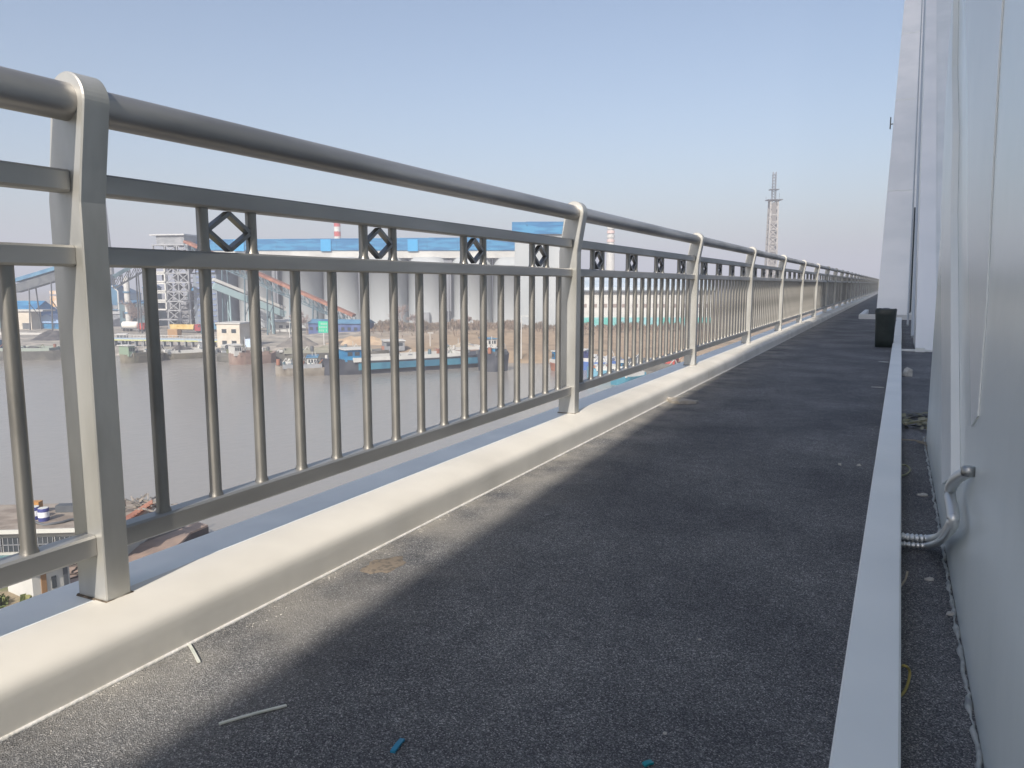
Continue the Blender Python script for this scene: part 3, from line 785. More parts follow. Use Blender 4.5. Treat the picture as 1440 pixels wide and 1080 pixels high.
# --- two storey white quay building ---
p, w, k = frame(305, 330, 489, BETA)
p, w, k = frame(306, 334, 489, BETA)
t = thing('quay_office', 'two storey cream office building with flat roof on the quay', 'building', p, BETA)
h = (489-453)*k
MB().box(0, w, 0, 9, 0, h-.4).build('wall', CREAM, t)
MB().box(-.3, w+.4, -.3, 9.4, h-.4, h).build('roof', PALE, t)
for i in range(2):
    for j in range(2):
        x = w*(.22+.42*i); z = 1.1+h*.45*j
        MB().box(x, x+w*.2, -.08, -.01, z, z+1.1).build('window', GLASS, t)
MB().box(w+.45, w+3.4, 1.5, 5, 0, 2.6).build('side_porch', C('pale_blue', (.45, .55, .68)), t)

# --- chimneys and mast ---
def px_base(px, dist, z=-16.5):
    r = ray(px, 450); h = Vector((r.x, r.y, 0)); h = h/ (h.dot(Vector((Fv.x, Fv.y, 0)))) ; return Vector((h.x*dist, h.y*dist, z))
p = px_base(478, 520); k = mpx(p)
t = thing('striped_chimney', 'small red and white banded chimney top above the blue gallery', 'chimney', p)
H_ = (399-314)*k + (HE-p.z)
MB().lathe((0, 0, 0), [(3.4, 0), (2.3, H_*.78)], 20).build('shaft', WHITE, t)
for i in range(4): MB().lathe((0, 0, H_*(.78+.055*i)), [(2.3-.05*i, 0), (2.25-.05*i, H_*.055)], 20).build('band', RED if i % 2 else WHITE, t)
p = px_base(857, 470); k = mpx(p)
t = thing('white_chimney', 'slim white chimney with ringed top right of the second railing post', 'chimney', p)
H_ = (399-319)*k + (HE-p.z)
pr = [(2.9, 0), (2.4, H_*.80)]
MB().lathe((0, 0, 0), pr, 20).build('shaft', WHITE, t)
MB().lathe((0, 0, H_*.80), [(1.9, 0), (1.9, H_*.2)], 16).build('flue', PALE, t)
for i in range(4): MB().lathe((0, 0, H_*(.81+.05*i)), [(2.4, 0), (2.4, H_*.03)], 20).build('ring', WHITE if i % 2 else C('pink_band', (.6, .45, .42)), t)

p = px_base(1080.5, 420); k = mpx(p)
mast = thing('lattice_mast', 'tall tan lattice mast with two platforms rising behind the far railing', 'mast', p, .4)
H_ = (399-247)*k + (HE-p.z)
zt = H_ - (285-247)*k   # top of broad shaft (y=285)
TAN = C('mast_tan', (.26, .25, .24), c2=(.33, .32, .31), nscale=.3); TAND = C('mast_brown', (.15, .14, .135))
wb, wt = 2.7, 1.9
mb = MB()
cs = [(-1, -1), (1, -1), (1, 1), (-1, 1)]
for a, c in cs: mb.beam((a*wb, c*wb, 0), (a*wt, c*wt, zt), .75)
mb.build('corner_column', TAN, mast)
mb = MB(); nb = 16
for i in range(nb):
    z0, z1 = zt*i/nb, zt*(i+1)/nb; r0 = wb+(wt-wb)*i/nb; r1 = wb+(wt-wb)*(i+1)/nb
    for q in range(4):
        a, c = cs[q], cs[(q+1) % 4]
        mb.beam((a[0]*r0, a[1]*r0, z0), (c[0]*r1, c[1]*r1, z1), .32); mb.beam((c[0]*r0, c[1]*r0, z0), (a[0]*r1, a[1]*r1, z1), .32)
        mb.beam((a[0]*r1, a[1]*r1, z1), (c[0]*r1, c[1]*r1, z1), .45)
mb.build('lattice_brace', TAN, mast)
mb = MB(); mb.box(-1.3, 1.3, -1.3, 1.3, 0, zt*.96); mb.build('inner_core', C('core_grey', (.36, .34, .33)), mast)
MB().box(-1.2, 1.2, -2.2, -2.1, zt-13, zt-1.5).build('panel', TAND, mast)
MB().box(-3.7, 4.1, -3.6, 3.6, zt, zt+.35).build('platform', DGREY, mast)
h2 = (285-271)*k
mb = MB()
for a, c in cs: mb.beam((a*.9, c*.9, zt), (a*.9, c*.9, zt+h2), .3)
for i in range(4):
    z0 = zt+h2*i/4; mb.beam((-.9, -.9, z0), (.9, -.9, z0+h2/4), .2); mb.beam((.9, .9, z0), (-.9, .9, z0+h2/4), .2)
mb.beam((3, 0, zt), (3, 0, zt+4), .15); mb.beam((-4, 0, zt), (-4, 0, zt+2), .12)
mb.build('upper_mast', DGREY, mast)
MB().box(-2.4, 2.4, -2, 2, zt+h2, zt+h2+.4).build('platform', DGREY, mast)
mb = MB()
for a, c in cs: mb.beam((a*.8, c*.8, zt+h2), (a*.75, c*.75, H_), .3)
for i in range(6):
    z0 = zt+h2+(H_-zt-h2)*i/6; mb.box(-1, 1, -1, 1, z0, z0+.25); mb.beam((-.8, -.8, z0), (.8, -.8, z0+1.6), .2)
mb.build('antenna_top', C('antenna', (.15, .17, .2)), mast)

# --- white works complex behind the second bay ---
p, w, k = frame(806, 1010, 466, ANG)
t = thing('long_factory', 'long white factory with pale blue roof stripes behind the second railing bay', 'building', p+nS*25, ANG)
kk = mpx(p+nS*25); h = (466-396)*kk
MB().box(0, w*1.1, 0, 30, 0, h*.74).build('wall', WHITE, t)
MB().prismx([(-.6, h*.74), (-.6, h*.80), (15, h), (31, h*.80), (31, h*.74)], -1, w*1.1+1).build('roof', C('roof_pale_blue', (.38, .47, .55), c2=(.46, .53, .6), nscale=.2), t)
MB().box(-1, w*1.1+1, -1.2, -.62, h*.70, h*.735).build('eave', DGREY, t)
for i in range(14):
    x = w*1.1*(i+.25)/14
    MB().box(x, x+w*.045, -.1, -.01, h*.40, h*.47).build('window', C('window_brown', (.25, .2, .18)), t)
MB().box(0, w*1.1, -.4, -.12, h*.02, h*.2).build('plinth', C('plinth_teal', (.25, .48, .52), c2=(.1, .4, .36), nscale=.25), t)

# --- quay ground features ---
def wall_thing(name, label, cat, px0, px1, yb, h, dep, m, ang=BETA):
    p, w, k = frame(px0, px1, yb, ang)
    o = MB().box(0, w, 0, dep, -.6, h).build(name, m, label=label, cat=cat); o.location = p; o.rotation_euler = (0, 0, ang); return o
wall_thing('retaining_wall', 'long grey quay retaining wall below the blue sheds at far left', 'wall', -40, 150, 470, 1.0, .8, CONC)
wall_thing('retaining_wall', 'pale concrete quay wall running below the steel tower', 'wall', 152, 305, 478, 1.1, .8, C('conc_light', (.5, .48, .44), c2=(.38, .37, .35), nscale=.4))
def heap_thing(label, px0, px1, yb, h, dep, m, name='coal_pile', cat='coal pile', z=None):
    p, w, k = frame(px0, px1, yb, z=z); o = MB().heap(0, w, 0, dep, -.2, h, 24, 12, .15, px0).build(name, m, label=label, cat=cat); o.location = p; o.rotation_euler = (0, 0, BETA); return o
COAL = C('coal', (.045, .045, .05), c2=(.09, .085, .085), nscale=.8, rough=.95)
heap_thing('black coal heap on the quay at far left', 28, 74, 479, 3.4, 12, COAL)
heap_thing('long dark grey spoil heap on the bank below the rust roofed conveyor', 372, 440, 489, 3.2, 12, C('spoil', (.14, .13, .12), c2=(.2, .18, .16), nscale=.5), 'spoil_heap', 'spoil heap')
heap_thing('tan sand mound in the middle of the bare bank', 430, 560, 486, 2.6, 16, C('sand_tan', (.40, .29, .19), c2=(.48, .37, .25), nscale=.3), 'sand_mound', 'sand mound')
# trestle conveyor along the quay with yellow rail
p, w, k = frame(150, 305, 486)
t = thing('quay_conveyor', 'low yellow railed trestle conveyor running along the quay to the office', 'conveyor', p+Vector((0, 0, 0)), BETA)
MB().box(0, w, 0, 1.6, 2.0, 2.5).build('belt_deck', C('belt_blue', (.28, .36, .45)), t)
MB().box(0, w, -.15, -.02, 1.7, 2.05).build('side_beam', C('beam_olive', (.45, .46, .2)), t)
for i in range(16): MB().box(i*w/16, i*w/16+.35, .2, 1.3, -.5, 2.0).build('trestle_leg', GREY, t)
mb = MB()
for i in range(32): mb.beam((i*w/32, 0, 2.5), (i*w/32, 0, 3.4), .12)
mb.beam((0, 0, 3.4), (w, 0, 3.4), .14); mb.build('handrail', PALE, t)

# --- vehicles on the quay ---
def truck(label, px, yb, bodym, cabm, tank=True, length=10):
    p = G(px, yb); t = thing('tank_truck' if tank else 'tipper_truck', label, 'truck', p, BETA)
    if tank: MB().tube([(0, 1.2, 2.3), (.4, 1.2, 2.3), (length-.4, 1.2, 2.3), (length, 1.2, 2.3)], [.7, 1.3, 1.3, .7], 18).build('tank', bodym, t)
    else: MB().prism([(0, 1.3), (length, 1.3), (length+.3, 3.0), (-.3, 3.0)], 0, 2.4).build('tipper_body', bodym, t)
    mb = MB(); mb.box(-.2, length+3, .6, 1.8, .85, 1.15); mb.build('chassis', DGREY, t)
    MB().prism([(length+.6, .8), (length+2.9, .8), (length+2.9, 2.0), (length+2.5, 3.1), (length+.6, 3.1)], 0, 2.4).build('cab', cabm, t)
    MB().prism([(length+2.0, 2.1), (length+2.75, 2.1), (length+2.45, 2.8), (length+2.0, 2.8)], -.04, -.004).build('cab_window', GLASS, t)
    for x in (1.2, 2.6, length+1.6):
        for y in (.1, 2.0): 
            MB().tube([(x, y, .5), (x, y+.35, .5)], .5, 14).build('wheel', C('tyre', (.02, .02, .02)), t)
truck('white tank truck with a red cab parked by the quay wall', 170, 466, C('tank_white', (.72, .7, .66)), RED, True, 6.5)
truck('yellow tipper truck with a dark red cab below the steel tower', 240, 468, YEL, C('dark_red', (.28, .04, .05)), False, 9)
truck('small white tank truck just left of the cream office', 282, 466, C('tank_white', (.72, .7, .66)), BLUED, True, 4.0)
p = G(236, 474)
t = thing('container_box', 'small orange brown container standing on the quay by the tipper truck', 'container', p, BETA)
MB().box(0, 3.6, 0, 2.4, -.2, 2.6).build('shell', C('box_orange', (.4, .25, .13)), t)
mb = MB()
for i in range(9): mb.box(.2+i*.38, .35+i*.38, -.06, -.01, .1, 2.4)
mb.build('rib', C('box_orange_dark', (.32, .2, .1)), t)

# --- sheds and sign on the right bank ---
gable('long dark blue fence shed behind the green sign', 434, 512, 449, 470, 8, C('navy', (.05, .08, .2), c2=(.08, .12, .26), nscale=.4), BLUED, .25, win=9)
gable('low white shed left of the green sign', 380, 408, 449, 466, 8, PALE, WHITE, .2, win=3)
p = G(456, 488); k = mpx(p)
t = thing('road_sign', 'green sign board with white lettering on a tall white pole', 'sign', p, BETA)
mb = MB(); mb.tube([(0, 0, -.3), (0, 0, (488-452)*k)], .14, 8); mb.build('pole', WHITE, t)
hh = (488-468)*k
MB().box(-1.5, 1.4, -.25, -.12, hh, hh+16*k).build('board', C('sign_green', (.02, .42, .26)), t)
mb = MB()
for r in range(3):
    for i in range(5):
        if (r*5+i) % 7 == 3: continue
        x = -1.25+i*.52; z = hh+.4+r*.95
        mb.box(x, x+.36, -.29, -.255, z, z+.1); mb.box(x+.04, x+.13, -.29, -.255, z+.14, z+.5); mb.box(x+.22, x+.3, -.29, -.255, z+.14, z+.5)
mb.build('lettering', WHITE, t)
def pole(label, px, yt, yb, arm=0):
    p = G(px, yb); k = mpx(p); h = (yb-yt)*k
    t = thing('lamp_post', label, 'lamp post', p, BETA)
    MB().tube([(0, 0, -.3), (0, 0, h)], [.16, .10], 8).build('pole', WHITE, t)
    mb = MB(); mb.beam((-arm, 0, h), (arm+.3, 0, h), .12); mb.box(-arm-.5, -arm+.3, -.2, .2, h-.15, h+.08)
    if arm: mb.box(arm, arm+.8, -.2, .2, h-.15, h+.08)
    mb.build('lamp_head', PALE, t)
pole('white lamp post left of the green sign', 408, 453, 482, .3)
pole('short pale marker post on the bare slope above the blue barge', 605, 468, 487, .2)
pole('tall white double headed lamp post at the river edge left of the second post', 733, 445, 505, 1.2)
pole('white lamp post beside the blue gabled shed', 45, 440, 463, .2)

# --- trees and brush ---
BARK = C('bare_branch', (.25, .19, .17), c2=(.32, .25, .23), nscale=.6)
def bare_tree(label, px, yt, yb, spread=.55, seed=0):
    random.seed(seed); p = G(px, yb); h = (yb-yt)*mpx(p)
    t = thing('bare_tree', label, 'tree', p+Vector((0, 0, -.2)), random.random()*3, 'bare winter trees on the far bank')
    tr_, cr = MB(), MB()
    tr_.tube([(0, 0, 0), (.1, 0, h*.18), (0, .1, h*.34)], [h*.025, h*.02, h*.015], 7)
    def grow(a, d, L_, r, dep):
        e = a + d*L_; cr.tube([a, e], [r, r*.6], 3, caps=False, smooth=False)
        if dep == 0: return
        for _ in range(3 if dep > 1 else 4):
            nd = (d + Vector((random.gauss(0, spread), random.gauss(0, spread), random.gauss(.12, .3)))).normalized()
            grow(a + d*L_*random.uniform(.55, 1), nd, L_*random.uniform(.6, .85), max(r*.55, .035), dep-1)
    for _ in range(5): grow(Vector((0, .05, h*random.uniform(.2, .34))), Vector((random.gauss(0, .5), random.gauss(0, .5), 1)).normalized(), h*.25, h*.010, 4)
    tr_.build('trunk', BARK, t); cr.build('crown', BARK, t)
bare_tree('round pinkish bare tree left of the green sign', 418, 432, 470, .6, 1)
bare_tree('second bare tree close behind the pinkish one', 432, 440, 470, .6, 2)
bare_tree('dark bare tree in front of the middle silos', 566, 422, 466, .55, 3)
bare_tree('low bare tree right of the dark one by the silos', 584, 436, 466, .6, 4)
bare_tree('small bare tree left edge beside the trussed conveyor', 186, 418, 464, .55, 5)
bare_tree('tiny bare tree behind the tank truck', 196, 426, 464, .6, 6)
bare_tree('bare tree in front of the right silos', 655, 440, 466, .6, 8)
random.seed(21)
mb = MB()
for i in range(5200):
    px = random.uniform(505, 1010); yy = random.gauss(468, 4.5); yy = max(462, min(487, yy))
    if yy > 474 and random.random() < .6: continue
    s = 40; d = 250 + (475-yy)*3
    r = ray(px, yy); tt = d/ r.length; q = Vector((0, 0, HE))+r*tt*1.0
    q.z = terr(q.x, q.y)
    h = random.uniform(.4, 1.7)*(1.3 if noise.noise(Vector((px*.03, 0, 0))) > 0 else .7)
    for _ in range(3):
        a = random.random()*2*PI; l = Vector((math.cos(a)*.5*random.random(), math.sin(a)*.5*random.random(), 1))*h
        wv = Vector((math.cos(a+1.5), math.sin(a+1.5), 0))*random.uniform(.06, .18)
        mb.add([q-wv*.5, q+wv*.5, q+l+wv*.8, q+l-wv], [(0,1,2,3)])
mb.build('brushwood', C('brush_brown', (.15, .12, .09), c2=(.23, .17, .125), nscale=.08, lo=.4, hi=.6), kind='stuff', label='brown winter brushwood and dry reeds along the far bank')

# ================================================================ VESSELS
def barge(label, px0, px1, y0, y1, beam_, hull_h, hullm, topm, cargo=None, cargom=None, cabin=None, cabm=WHITE, gear=0, seed=0, group='barges moored along the far bank', name='cargo_barge', cat='barge', stripe=None, cabh=2.6, mastn=1):
    """waterline runs from (px0,y0) to (px1,y1); cabin = fraction where it stands"""
    random.seed(seed)
    a = atz(px0, y0, W); c = atz(px1, y1, W); d = c-a; Ln = d.length; ang = math.atan2(d.y, d.x)
    t = thing(name, label, cat, a, ang, group)
    b2 = beam_
    # hull: rows of cross sections
    mb = MB(); rows = []
    N_ = 12
    for i in range(N_+1):
        u = i/N_; x = Ln*u
        f = min(1, 3.2*u+.35, 3.2*(1-u)+.5); sheer = .7*(abs(2*u-1)**3)*hull_h*.4
        rows.append([(x, b2/2-b2/2*f*.82, -.5), (x, b2/2-b2/2*f, hull_h+sheer), (x, b2/2+b2/2*f, hull_h+sheer), (x, b2/2+b2/2*f*.82, -.5)])
    vs = [p for r in rows for p in r]
    fs = []
    for i in range(N_):
        for q in range(4):
            j = (q+1) % 4; fs.append((i*4+q, i*4+j, (i+1)*4+j, (i+1)*4+q))
    fs += [(3, 2, 1, 0), (N_*4, N_*4+1, N_*4+2, N_*4+3)]
    mb.add(vs, fs); mb.build('hull', hullm, t)
    if stripe:
        mb = MB(); mb.beam((Ln*.16, -.08, hull_h*.62), (Ln*.88, -.08, hull_h*.62), .12, hull_h*.5); mb.build('painted_strake', stripe, t)
    mb = MB(); h0 = hull_h
    mb.box(Ln*.14, Ln*.80, .25, .55, h0-.1, h0+.85); mb.box(Ln*.14, Ln*.80, b2-.55, b2-.25, h0-.1, h0+.85); mb.box(Ln*.14, Ln*.14+.3, .55, b2-.55, h0-.1, h0+.85); mb.box(Ln*.80-.3, Ln*.80, .55, b2-.55, h0-.1, h0+.85)
    mb.build('hold_coaming', topm, t)
    if cargo: MB().heap(Ln*.15, Ln*.79, .6, b2-.6, h0, cargo, 20, 8, .3, seed).build('cargo_heap', cargom, t)
    if cabin is not None:
        x = Ln*cabin; cw = min(5.5, Ln*.16)
        cb = MB().box(x, x+cw, b2*.15, b2*.85, h0, h0+cabh).build('cabin', cabm, t)
        mb = MB()
        for q in range(3): mb.box(x+cw*(.1+.3*q), x+cw*(.3+.3*q), b2*.15-.06, b2*.15-.004, h0+cabh*.5, h0+cabh*.82)
        mb.build('window', GLASS, cb)
        MB().box(x-.3, x+cw+.3, b2*.1, b2*.9, h0+cabh, h0+cabh+.18).build('cabin_roof', WHITE if cabm is not WHITE else BLUED, cb)
    for q in range(mastn):
        x = Ln*random.uniform(.05, .95); MB().tube([(x, b2/2, h0), (x, b2/2, h0+random.uniform(2.5, 4.5))], .09, 6).build('mast', PALE, t)
    for q in range(gear):
        x = Ln*random.uniform(.02, .98); y = random.uniform(.2, b2-.8); s = random.uniform(.35, 1.1)
        m = random.choice([GREY, DGREY, PALE, RUST, TEAL, WHITE, CONC, C('olive', (.16, .17, .11))])
        if q % 3 == 0: MB().lathe((x, y, h0+.4), [(s*.4, 0), (s*.45, s*.3), (s*.4, s*1.3)], 10).build('deck_drum', m, t)
        elif q % 3 == 1: MB().box(x, x+s*1.6, y, y+s, h0+.3, h0+.3+s*1.1).build('deck_crate', m, t)
        else:
            mb = MB(); mb.beam((x, y, h0), (x+s*2, y+.5, h0+s*2.4), .14); mb.beam((x+s*2, y+.5, h0+s*2.4), (x+s*3, y+.3, h0+.2), .1); mb.build('davit', m, t)
    # rubbing rail of tyres
    return t
HG = C('hull_grey', (.09, .09, .085), c2=(.16, .155, .14), nscale=.3)
HO = C('hull_olive', (.11, .105, .08), c2=(.19, .17, .13), nscale=.3)
HB = C('hull_brown', (.18, .12, .10), c2=(.26, .19, .16), nscale=.3)
HD = C('hull_dark', (.03, .035, .05), c2=(.06, .065, .08), nscale=.4)
HT = C('hull_teal', (.03, .13, .21), c2=(.05, .19, .27), nscale=.3)
SANDC = C('cargo_sand', (.30, .26, .2), c2=(.4, .35, .28), nscale=.5)
barge('long low grey green barge with white drums at far left', -45, 98, 507, 507, 8, 2.4, HG, C('coam_green', (.25, .29, .26)), .9, COAL, .03, BLUED, 10, 31)
barge('teal blue open barge half hidden right of the big post', 98, 180, 494, 492, 7, 2.0, TEAL, GREY, None, None, .8, GREY, 6, 32)
barge('olive brown barge with cluttered green bow right of the first bars', 182, 236, 512, 507, 6, 1.8, HO, HO, .8, SANDC, .05, C('green_cabin', (.2, .27, .2)), 12, 33)
barge('low barge with a dark cargo mound beside the second bar', 226, 300, 507, 503, 6.5, 1.6, HO, PALE, 1.9, COAL, .84, GREY, 14, 34)
barge('small grey barge moored in front of the cream office', 298, 334, 509, 510, 6, 1.6, HG, HG, .6, SANDC, .3, PALE, 10, 35)
barge('reddish brown barge right of the cream office', 330, 392, 514, 510, 6.5, 2.2, HB, HB, .8, C('cargo_dark', (.1, .09, .08)), .04, PALE, 9, 36)
barge('flat grey pontoon barge behind the cluttered workboat', 372, 560, 508, 503, 9, 1.8, HG, C('coam_drab', (.24, .24, .2)), 1.4, C('cargo_drab', (.2, .19, .14), c2=(.3, .28, .22), nscale=.5), .9, GREY, 18, 37)
barge('cluttered tan workboat with pale tarpaulin and cabin near the third bay bars', 386, 470, 530, 528, 8, 1.7, C('hull_tan', (.17, .15, .125), c2=(.27, .245, .21), nscale=.3), GREY, 1.0, C('cargo_grey', (.2, .2, .19)), .55, WHITE, 34, 38, name='work_boat', cat='work boat', cabh=2.2, mastn=3)
barge('long teal blue barge with white deck edge in the middle of the photo', 462, 702, 530, 515, 8, 2.9, HD, WHITE, None, None, .10, BLUE, 14, 39, stripe=HT, mastn=2)
barge('dark blue pusher boat with tyre hung bow at the end of the long teal barge', 696, 720, 524, 521, 7, 3.8, HD, DGREY, None, None, .2, BLUE, 9, 40, name='pusher_boat', cat='boat', cabh=1.6, mastn=1)
barge('white and sand laden barge behind the long teal barge', 620, 700, 506, 502, 7, 2.3, HB, PALE, 1.6, SANDC, .85, WHITE, 10, 41)
barge('small blue and red boat just left of the second railing post', 768, 792, 520, 524, 4.5, 1.8, RUST, PALE, None, None, .2, BLUE, 4, 42, name='small_boat', cat='boat')
barge('long blue boat with purple blue canopy right of the second post', 800, 872, 520, 523, 7, 2.0, C('hull_blue', (.08, .16, .42)), PALE, None, None, .1, C('canopy_violet', (.16, .18, .42)), 14, 43, cabh=2.4, mastn=1)
barge('teal and white boat moored ahead of the violet canopied one', 828, 905, 534, 534, 6, 1.9, C('hull_sky', (.16, .36, .48)), WHITE, None, None, .55, BLUE, 20, 44, cabh=1.6)
barge('grey boat with red gear nearest the kerb on the right', 870, 950, 520, 524, 6, 1.7, HG, DGREY, .8, C('cargo_drab', (.2, .19, .14)), .8, RED, 18, 45, cabh=1.4)
barge('small bright teal skiff below the bottom rail of the second bay', 876, 915, 543, 538, 5, 1.6, C('skiff_teal', (.05, .20, .28)), WHITE, None, None, .6, WHITE, 12, 46, cabh=1.3, name='skiff', cat='boat')

# --- near vessels, lower left ---
ROOFD = C('roof_deck', (.20, .165, .135), c2=(.30, .26, .22), nscale=.8, detail=6)
zr = -15.6; zd = -17.9
P0 = atz(-160, 748, zr); P1 = atz(172, 739, zr); d = P1-P0; ang = math.atan2(d.y, d.x); Lh = d.length
hb = thing('house_boat', 'long pale houseboat with flat tan roof moored below the big post', 'houseboat', Vector((P0.x, P0.y, W)), ang)
back = (atz(60, 711, zr)-atz(60, 742, zr)).length*.93
hh = zr-W
MB().prismx([(-1.2, -.5), (back+1, -.5), (back+1.4, 1.2), (-1.6, 1.2)], -.6, Lh+2.4).build('pontoon_hull', C('pontoon_rust', (.10, .08, .07), c2=(.16, .12, .1), nscale=.6), hb)
MB().box(0, Lh, 0, back, 1.2, hh-.25).build('cabin_wall', C('house_wall', (.36, .37, .34), c2=(.44, .44, .41), nscale=.4), hb)
rf = MB().box(-.3, Lh+.3, -.45, back+.3, hh-.25, hh).build('roof', ROOFD, hb)
MB().box(-.3, Lh+.3, -.55, -.452, hh-.22, hh+.06).build('roof_edge', C('edge_pale', (.5, .51, .48)), rf)
for i in range(9):
    x = Lh*(i+.35)/9 + (i % 2)*.25
    wn = MB().box(x, x+1.35, -.06, -.004, 2.0, 2.95).build('window', GLASS, hb)
    mb = MB()
    for q in range(5): mb.box(x+.02+q*.32, x+.06+q*.32, -.10, -.064, 2.0, 2.95)
    mb.box(x, x+1.35, -.10, -.064, 2.45, 2.5); mb.build('window_bars', GREY, wn)
MB().box(0, Lh, -.1, -.003, 1.2, 1.75).build('plinth_band', C('band_teal', (.08, .16, .18), c2=(.14, .24, .25), nscale=1.5), hb)
def on_roof(px, py): return atz(px, py, zr)
DBL = C('drum_blue', (.04, .05, .2)); DWH = C('drum_white', (.75, .76, .8))
def drum(px, py, label):
    p = on_roof(px, py); t = thing('oil_drum', label, 'drum', p, 0, 'drums on the houseboat roof')
    MB().lathe((0, 0, 0), [(.34, 0), (.35, .06), (.35, .28)], 20).build('lower_band', DBL, t)
    MB().lathe((0, 0, .28), [(.352, 0), (.352, .38)], 20).build('middle_band', DWH, t)
    MB().lathe((0, 0, .66), [(.35, 0), (.36, .03), (.35, .06), (.35, .22), (.33, .25)], 20).build('upper_band', DBL, t)
    MB().lathe((0, 0, .91), [(.32, 0), (.30, .012)], 20).build('lid', C('lid_pale', (.5, .52, .5)), t)
drum(49, 730, 'blue and white banded drum, left one of the pair on the roof')
drum(62, 732, 'blue and white banded drum, right one of the pair on the roof')
p = on_roof(45, 724)
o = MB().box(-.4, .5, 0, .6, 0, .9).build('crate', C('crate_orange', (.4, .2, .06)), label='orange topped crate standing behind the two roof drums', cat='crate'); o.location = p; o.rotation_euler = (0, 0, ang)
p = on_roof(78, 721)
o = MB().box(0, 3.4, 0, .7, 0, .5).build('tool_chest', DGREY, label='long dark chest at the far edge of the houseboat roof', cat='chest'); o.location = p; o.rotation_euler = (0, 0, ang)
# rusty ramp and scrap on roof right of post
p = on_roof(178, 733); q = on_roof(213, 722)+Vector((0, 0, .7))
mb = MB(); dd = q-p
mb.beam((0, 0, .1), dd, .8, .12)
for i in range(8): mb.beam(dd*(i/8)+Vector((0, 0, .15)), dd*((i+.6)/8)+Vector((.2, .1, .25)), .9, .08)
mb.beam(dd*.4, dd*.4+Vector((0, 0, -.5)), .12); mb.beam(dd*.95, dd*.95+Vector((.1, 0, -1.1)), .12); mb.beam(dd*.95+Vector((.5, .3, 0)), dd*.95+Vector((.5, .3, -1.1)), .12)
o = mb.build('gangway_ramp', RUST, label='rusty brown sloping ramp on the flat roof just right of the big post', cat='ramp'); o.location = p
random.seed(3)
mb = MB(); p0 = on_roof(222, 718)
for i in range(46):
    a = Vector((random.gauss(0, 1.3), random.gauss(0, .7), random.random()*.5)); mb.beam(a, a+Vector((random.gauss(0, 1), random.gauss(0, .6), random.gauss(.15, .3))), random.uniform(.04, .16))
o = mb.build('scrap_heap', C('scrap', (.12, .11, .10), c2=(.3, .27, .24), nscale=2), label='tangle of scrap metal at the right corner of the houseboat roof', cat='scrap heap'); o.location = p0
mb = MB(); p0 = on_roof(60, 736)
pts = [on_roof(x, y)-p0+Vector((0, 0, .08+.1*noise.noise(Vector((x*.3, 0, 0))))) for x, y in [(28, 736), (40, 738), (50, 736), (62, 739), (75, 738), (88, 736), (98, 733), (112, 730)]]
mb.tube(pts, .09, 6); o = mb.build('mooring_rope', DGREY, label='dark coil of rope lying along the near edge of the houseboat roof', cat='rope'); o.location = p0

# near work pontoon with ropes and dark bow
A_ = atz(-80, 868, zd); Bq = atz(262, 772, zd); d = Bq-A_; ang2 = math.atan2(d.y, d.x); Lp = d.length
wp = thing('deck_barge', 'pinkish tan flat deck barge with a dark bow below the bottom rail', 'barge', Vector((A_.x, A_.y, W)), ang2)
dpt = 5.2; hz = zd-W
ca, sa = math.cos(-ang2), math.sin(-ang2)
poly = []
for px, py in [(-80, 868), (150, 818), (228, 780), (254, 763), (269, 748), (293, 738), (276, 733), (262, 741), (200, 764), (140, 792), (-80, 822)]:
    q = atz(px, py, zd)-A_; poly.append((q.x*ca-q.y*sa, q.x*sa+q.y*ca))
MB().prismz(poly, -.5, hz-.15).build('hull', C('bow_black', (.025, .022, .03), c2=(.06, .045, .05), nscale=.8), wp)
MB().prismz([(x*.998, y*.998) for x, y in poly], hz-.15, hz).build('deck', C('deck_pink', (.34, .25, .20), c2=(.25, .19, .16), nscale=.7, detail=7), wp)
mb = MB(); random.seed(12)
for i in range(9):
    pts = []; x = random.uniform(Lp*.35, Lp*.9); y = random.uniform(.6, 3.5); a = random.random()*6
    for q in range(16):
        pts.append((x, y, hz+.05)); a += random.gauss(0, .45); x += math.cos(a)*.3; y += math.sin(a)*.3
        y = max(.4, min(4.5, y)); x = min(Lp, x)
    mb.tube(pts, .05, 5)
mb.build('deck_rope', C('rope_dark', (.07, .05, .04)), wp)
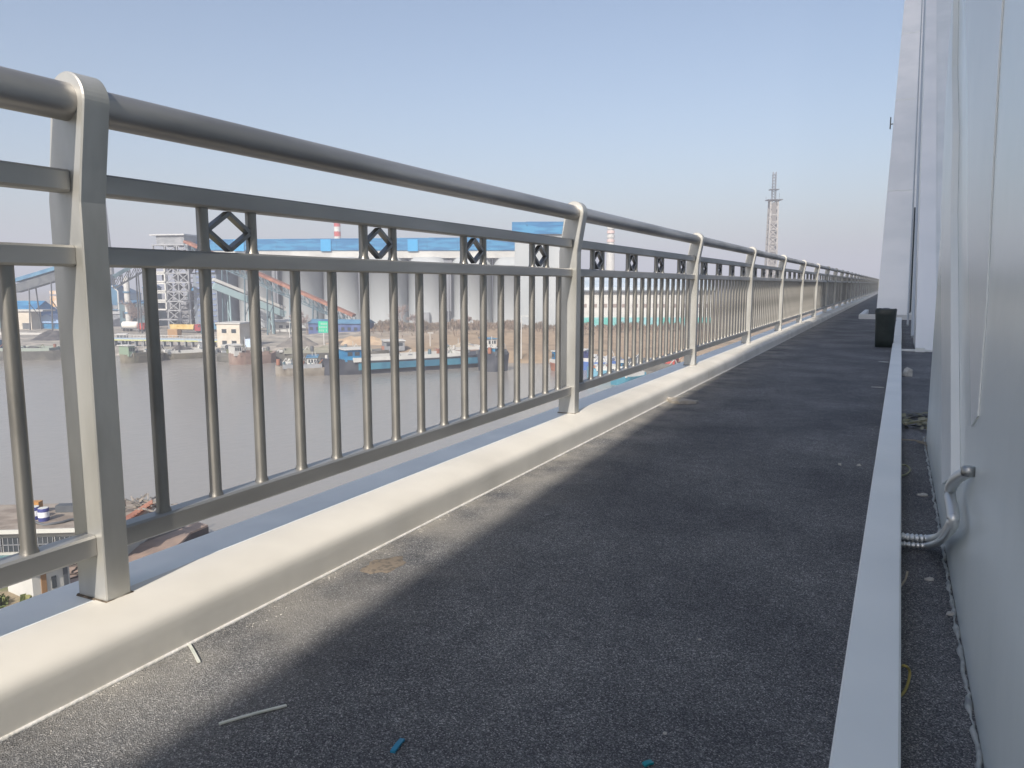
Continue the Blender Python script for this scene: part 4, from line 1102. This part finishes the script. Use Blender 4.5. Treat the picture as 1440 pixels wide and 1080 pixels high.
# small white hut on the near bank
p = atz(48, 850, -17.2); q = atz(100, 833, -17.2); d = q-p; a3 = math.atan2(d.y, d.x); wl = d.length
t = thing('bank_hut', 'small white hut with brown door on the near bank at lower left', 'hut', p+Vector((0, 0, -.2)), a3)
MB().box(0, wl, 0, 3, 0, 2.1).build('wall', WHITE, t)
MB().prismx([(-.3, 2.1), (1.5, 2.5), (3.3, 2.1)], -.3, wl+.3).build('roof', C('hut_roof', (.35, .26, .22), c2=(.25, .2, .18), nscale=2), t)
MB().box(wl*.22, wl*.36, -.06, -.004, 0, 1.8).build('door', C('door_brown', (.3, .17, .08)), t)
MB().box(wl*.82, wl*.94, -.06, -.004, 0, 1.8).build('door', DGREY, t)
MB().box(wl*.5, wl*.62, -.06, -.004, .8, 1.5).build('window', GLASS, t)
mb = MB(); random.seed(5)
for i in range(2600):
    px = random.uniform(-60, 45); yy = random.uniform(846, 900)
    g = atz(px, yy, -17.15)
    if noise.noise(Vector((g.x*.8, g.y*.8, 0))) < -.02: continue
    h = random.uniform(.1, .5); a = random.random()*2*PI; w_ = Vector((math.cos(a), math.sin(a), 0))*.12
    mb.add([g-w_, g+w_, g+w_*.7+Vector((0, 0, h)), g-w_*.7+Vector((.1, .1, h))], [(0,1,2,3)])
mb.build('bank_grass', C('bank_green', (.10, .13, .04), c2=(.2, .2, .08), nscale=1.2), kind='stuff', label='low green weeds on the near bank at lower left')

# ================================================================ LIGHT
EL, AZ = math.radians(36), math.radians(8.5)
sun_dir = Vector((math.sin(AZ)*math.cos(EL), -math.cos(AZ)*math.cos(EL), math.sin(EL)))
sd = bpy.data.lights.new('sun', 'SUN'); sd.energy = 3.9; sd.angle = math.radians(.45); sd.color = (1, .925, .82)
so = bpy.data.objects.new('sun', sd); COL.objects.link(so); so.rotation_euler = sun_dir.to_track_quat('Z', 'Y').to_euler()
wd = bpy.data.worlds.new('World'); S.world = wd; wd.use_nodes = True
nt = wd.node_tree; bg = nt.nodes['Background']; bg.inputs[1].default_value = .098
sk = nt.nodes.new('ShaderNodeTexSky'); sk.sky_type = 'NISHITA'; sk.sun_disc = False
sk.sun_elevation = EL; sk.sun_rotation = math.atan2(sun_dir.x, sun_dir.y); sk.altitude = 20; sk.air_density = 1.0; sk.dust_density = 2.6; sk.ozone_density = 1.6
hs = nt.nodes.new('ShaderNodeHueSaturation'); hs.inputs['Saturation'].default_value = .92
nt.links.new(sk.outputs[0], hs.inputs['Color']); nt.links.new(hs.outputs[0], bg.inputs[0])
HAZE = True
if HAZE:
    mh = bpy.data.materials.new('haze'); mh.use_nodes = True; nt = mh.node_tree
    nt.nodes.remove(nt.nodes['Principled BSDF'])
    pv = nt.nodes.new('ShaderNodeVolumePrincipled'); pv.inputs['Color'].default_value = (.85, .88, 1.0, 1); pv.inputs['Density'].default_value = .00105
    nt.links.new(pv.outputs[0], nt.nodes['Material Output'].inputs['Volume'])
    h = MB().box(-9500, 9500, -3500, 13000, -22, 95).build('haze', mh, kind='stuff', label='thin pale haze over the river')
S.view_settings.view_transform = 'Standard'; S.view_settings.look = 'None'; S.view_settings.gamma = 1; S.view_settings.exposure = 0.70
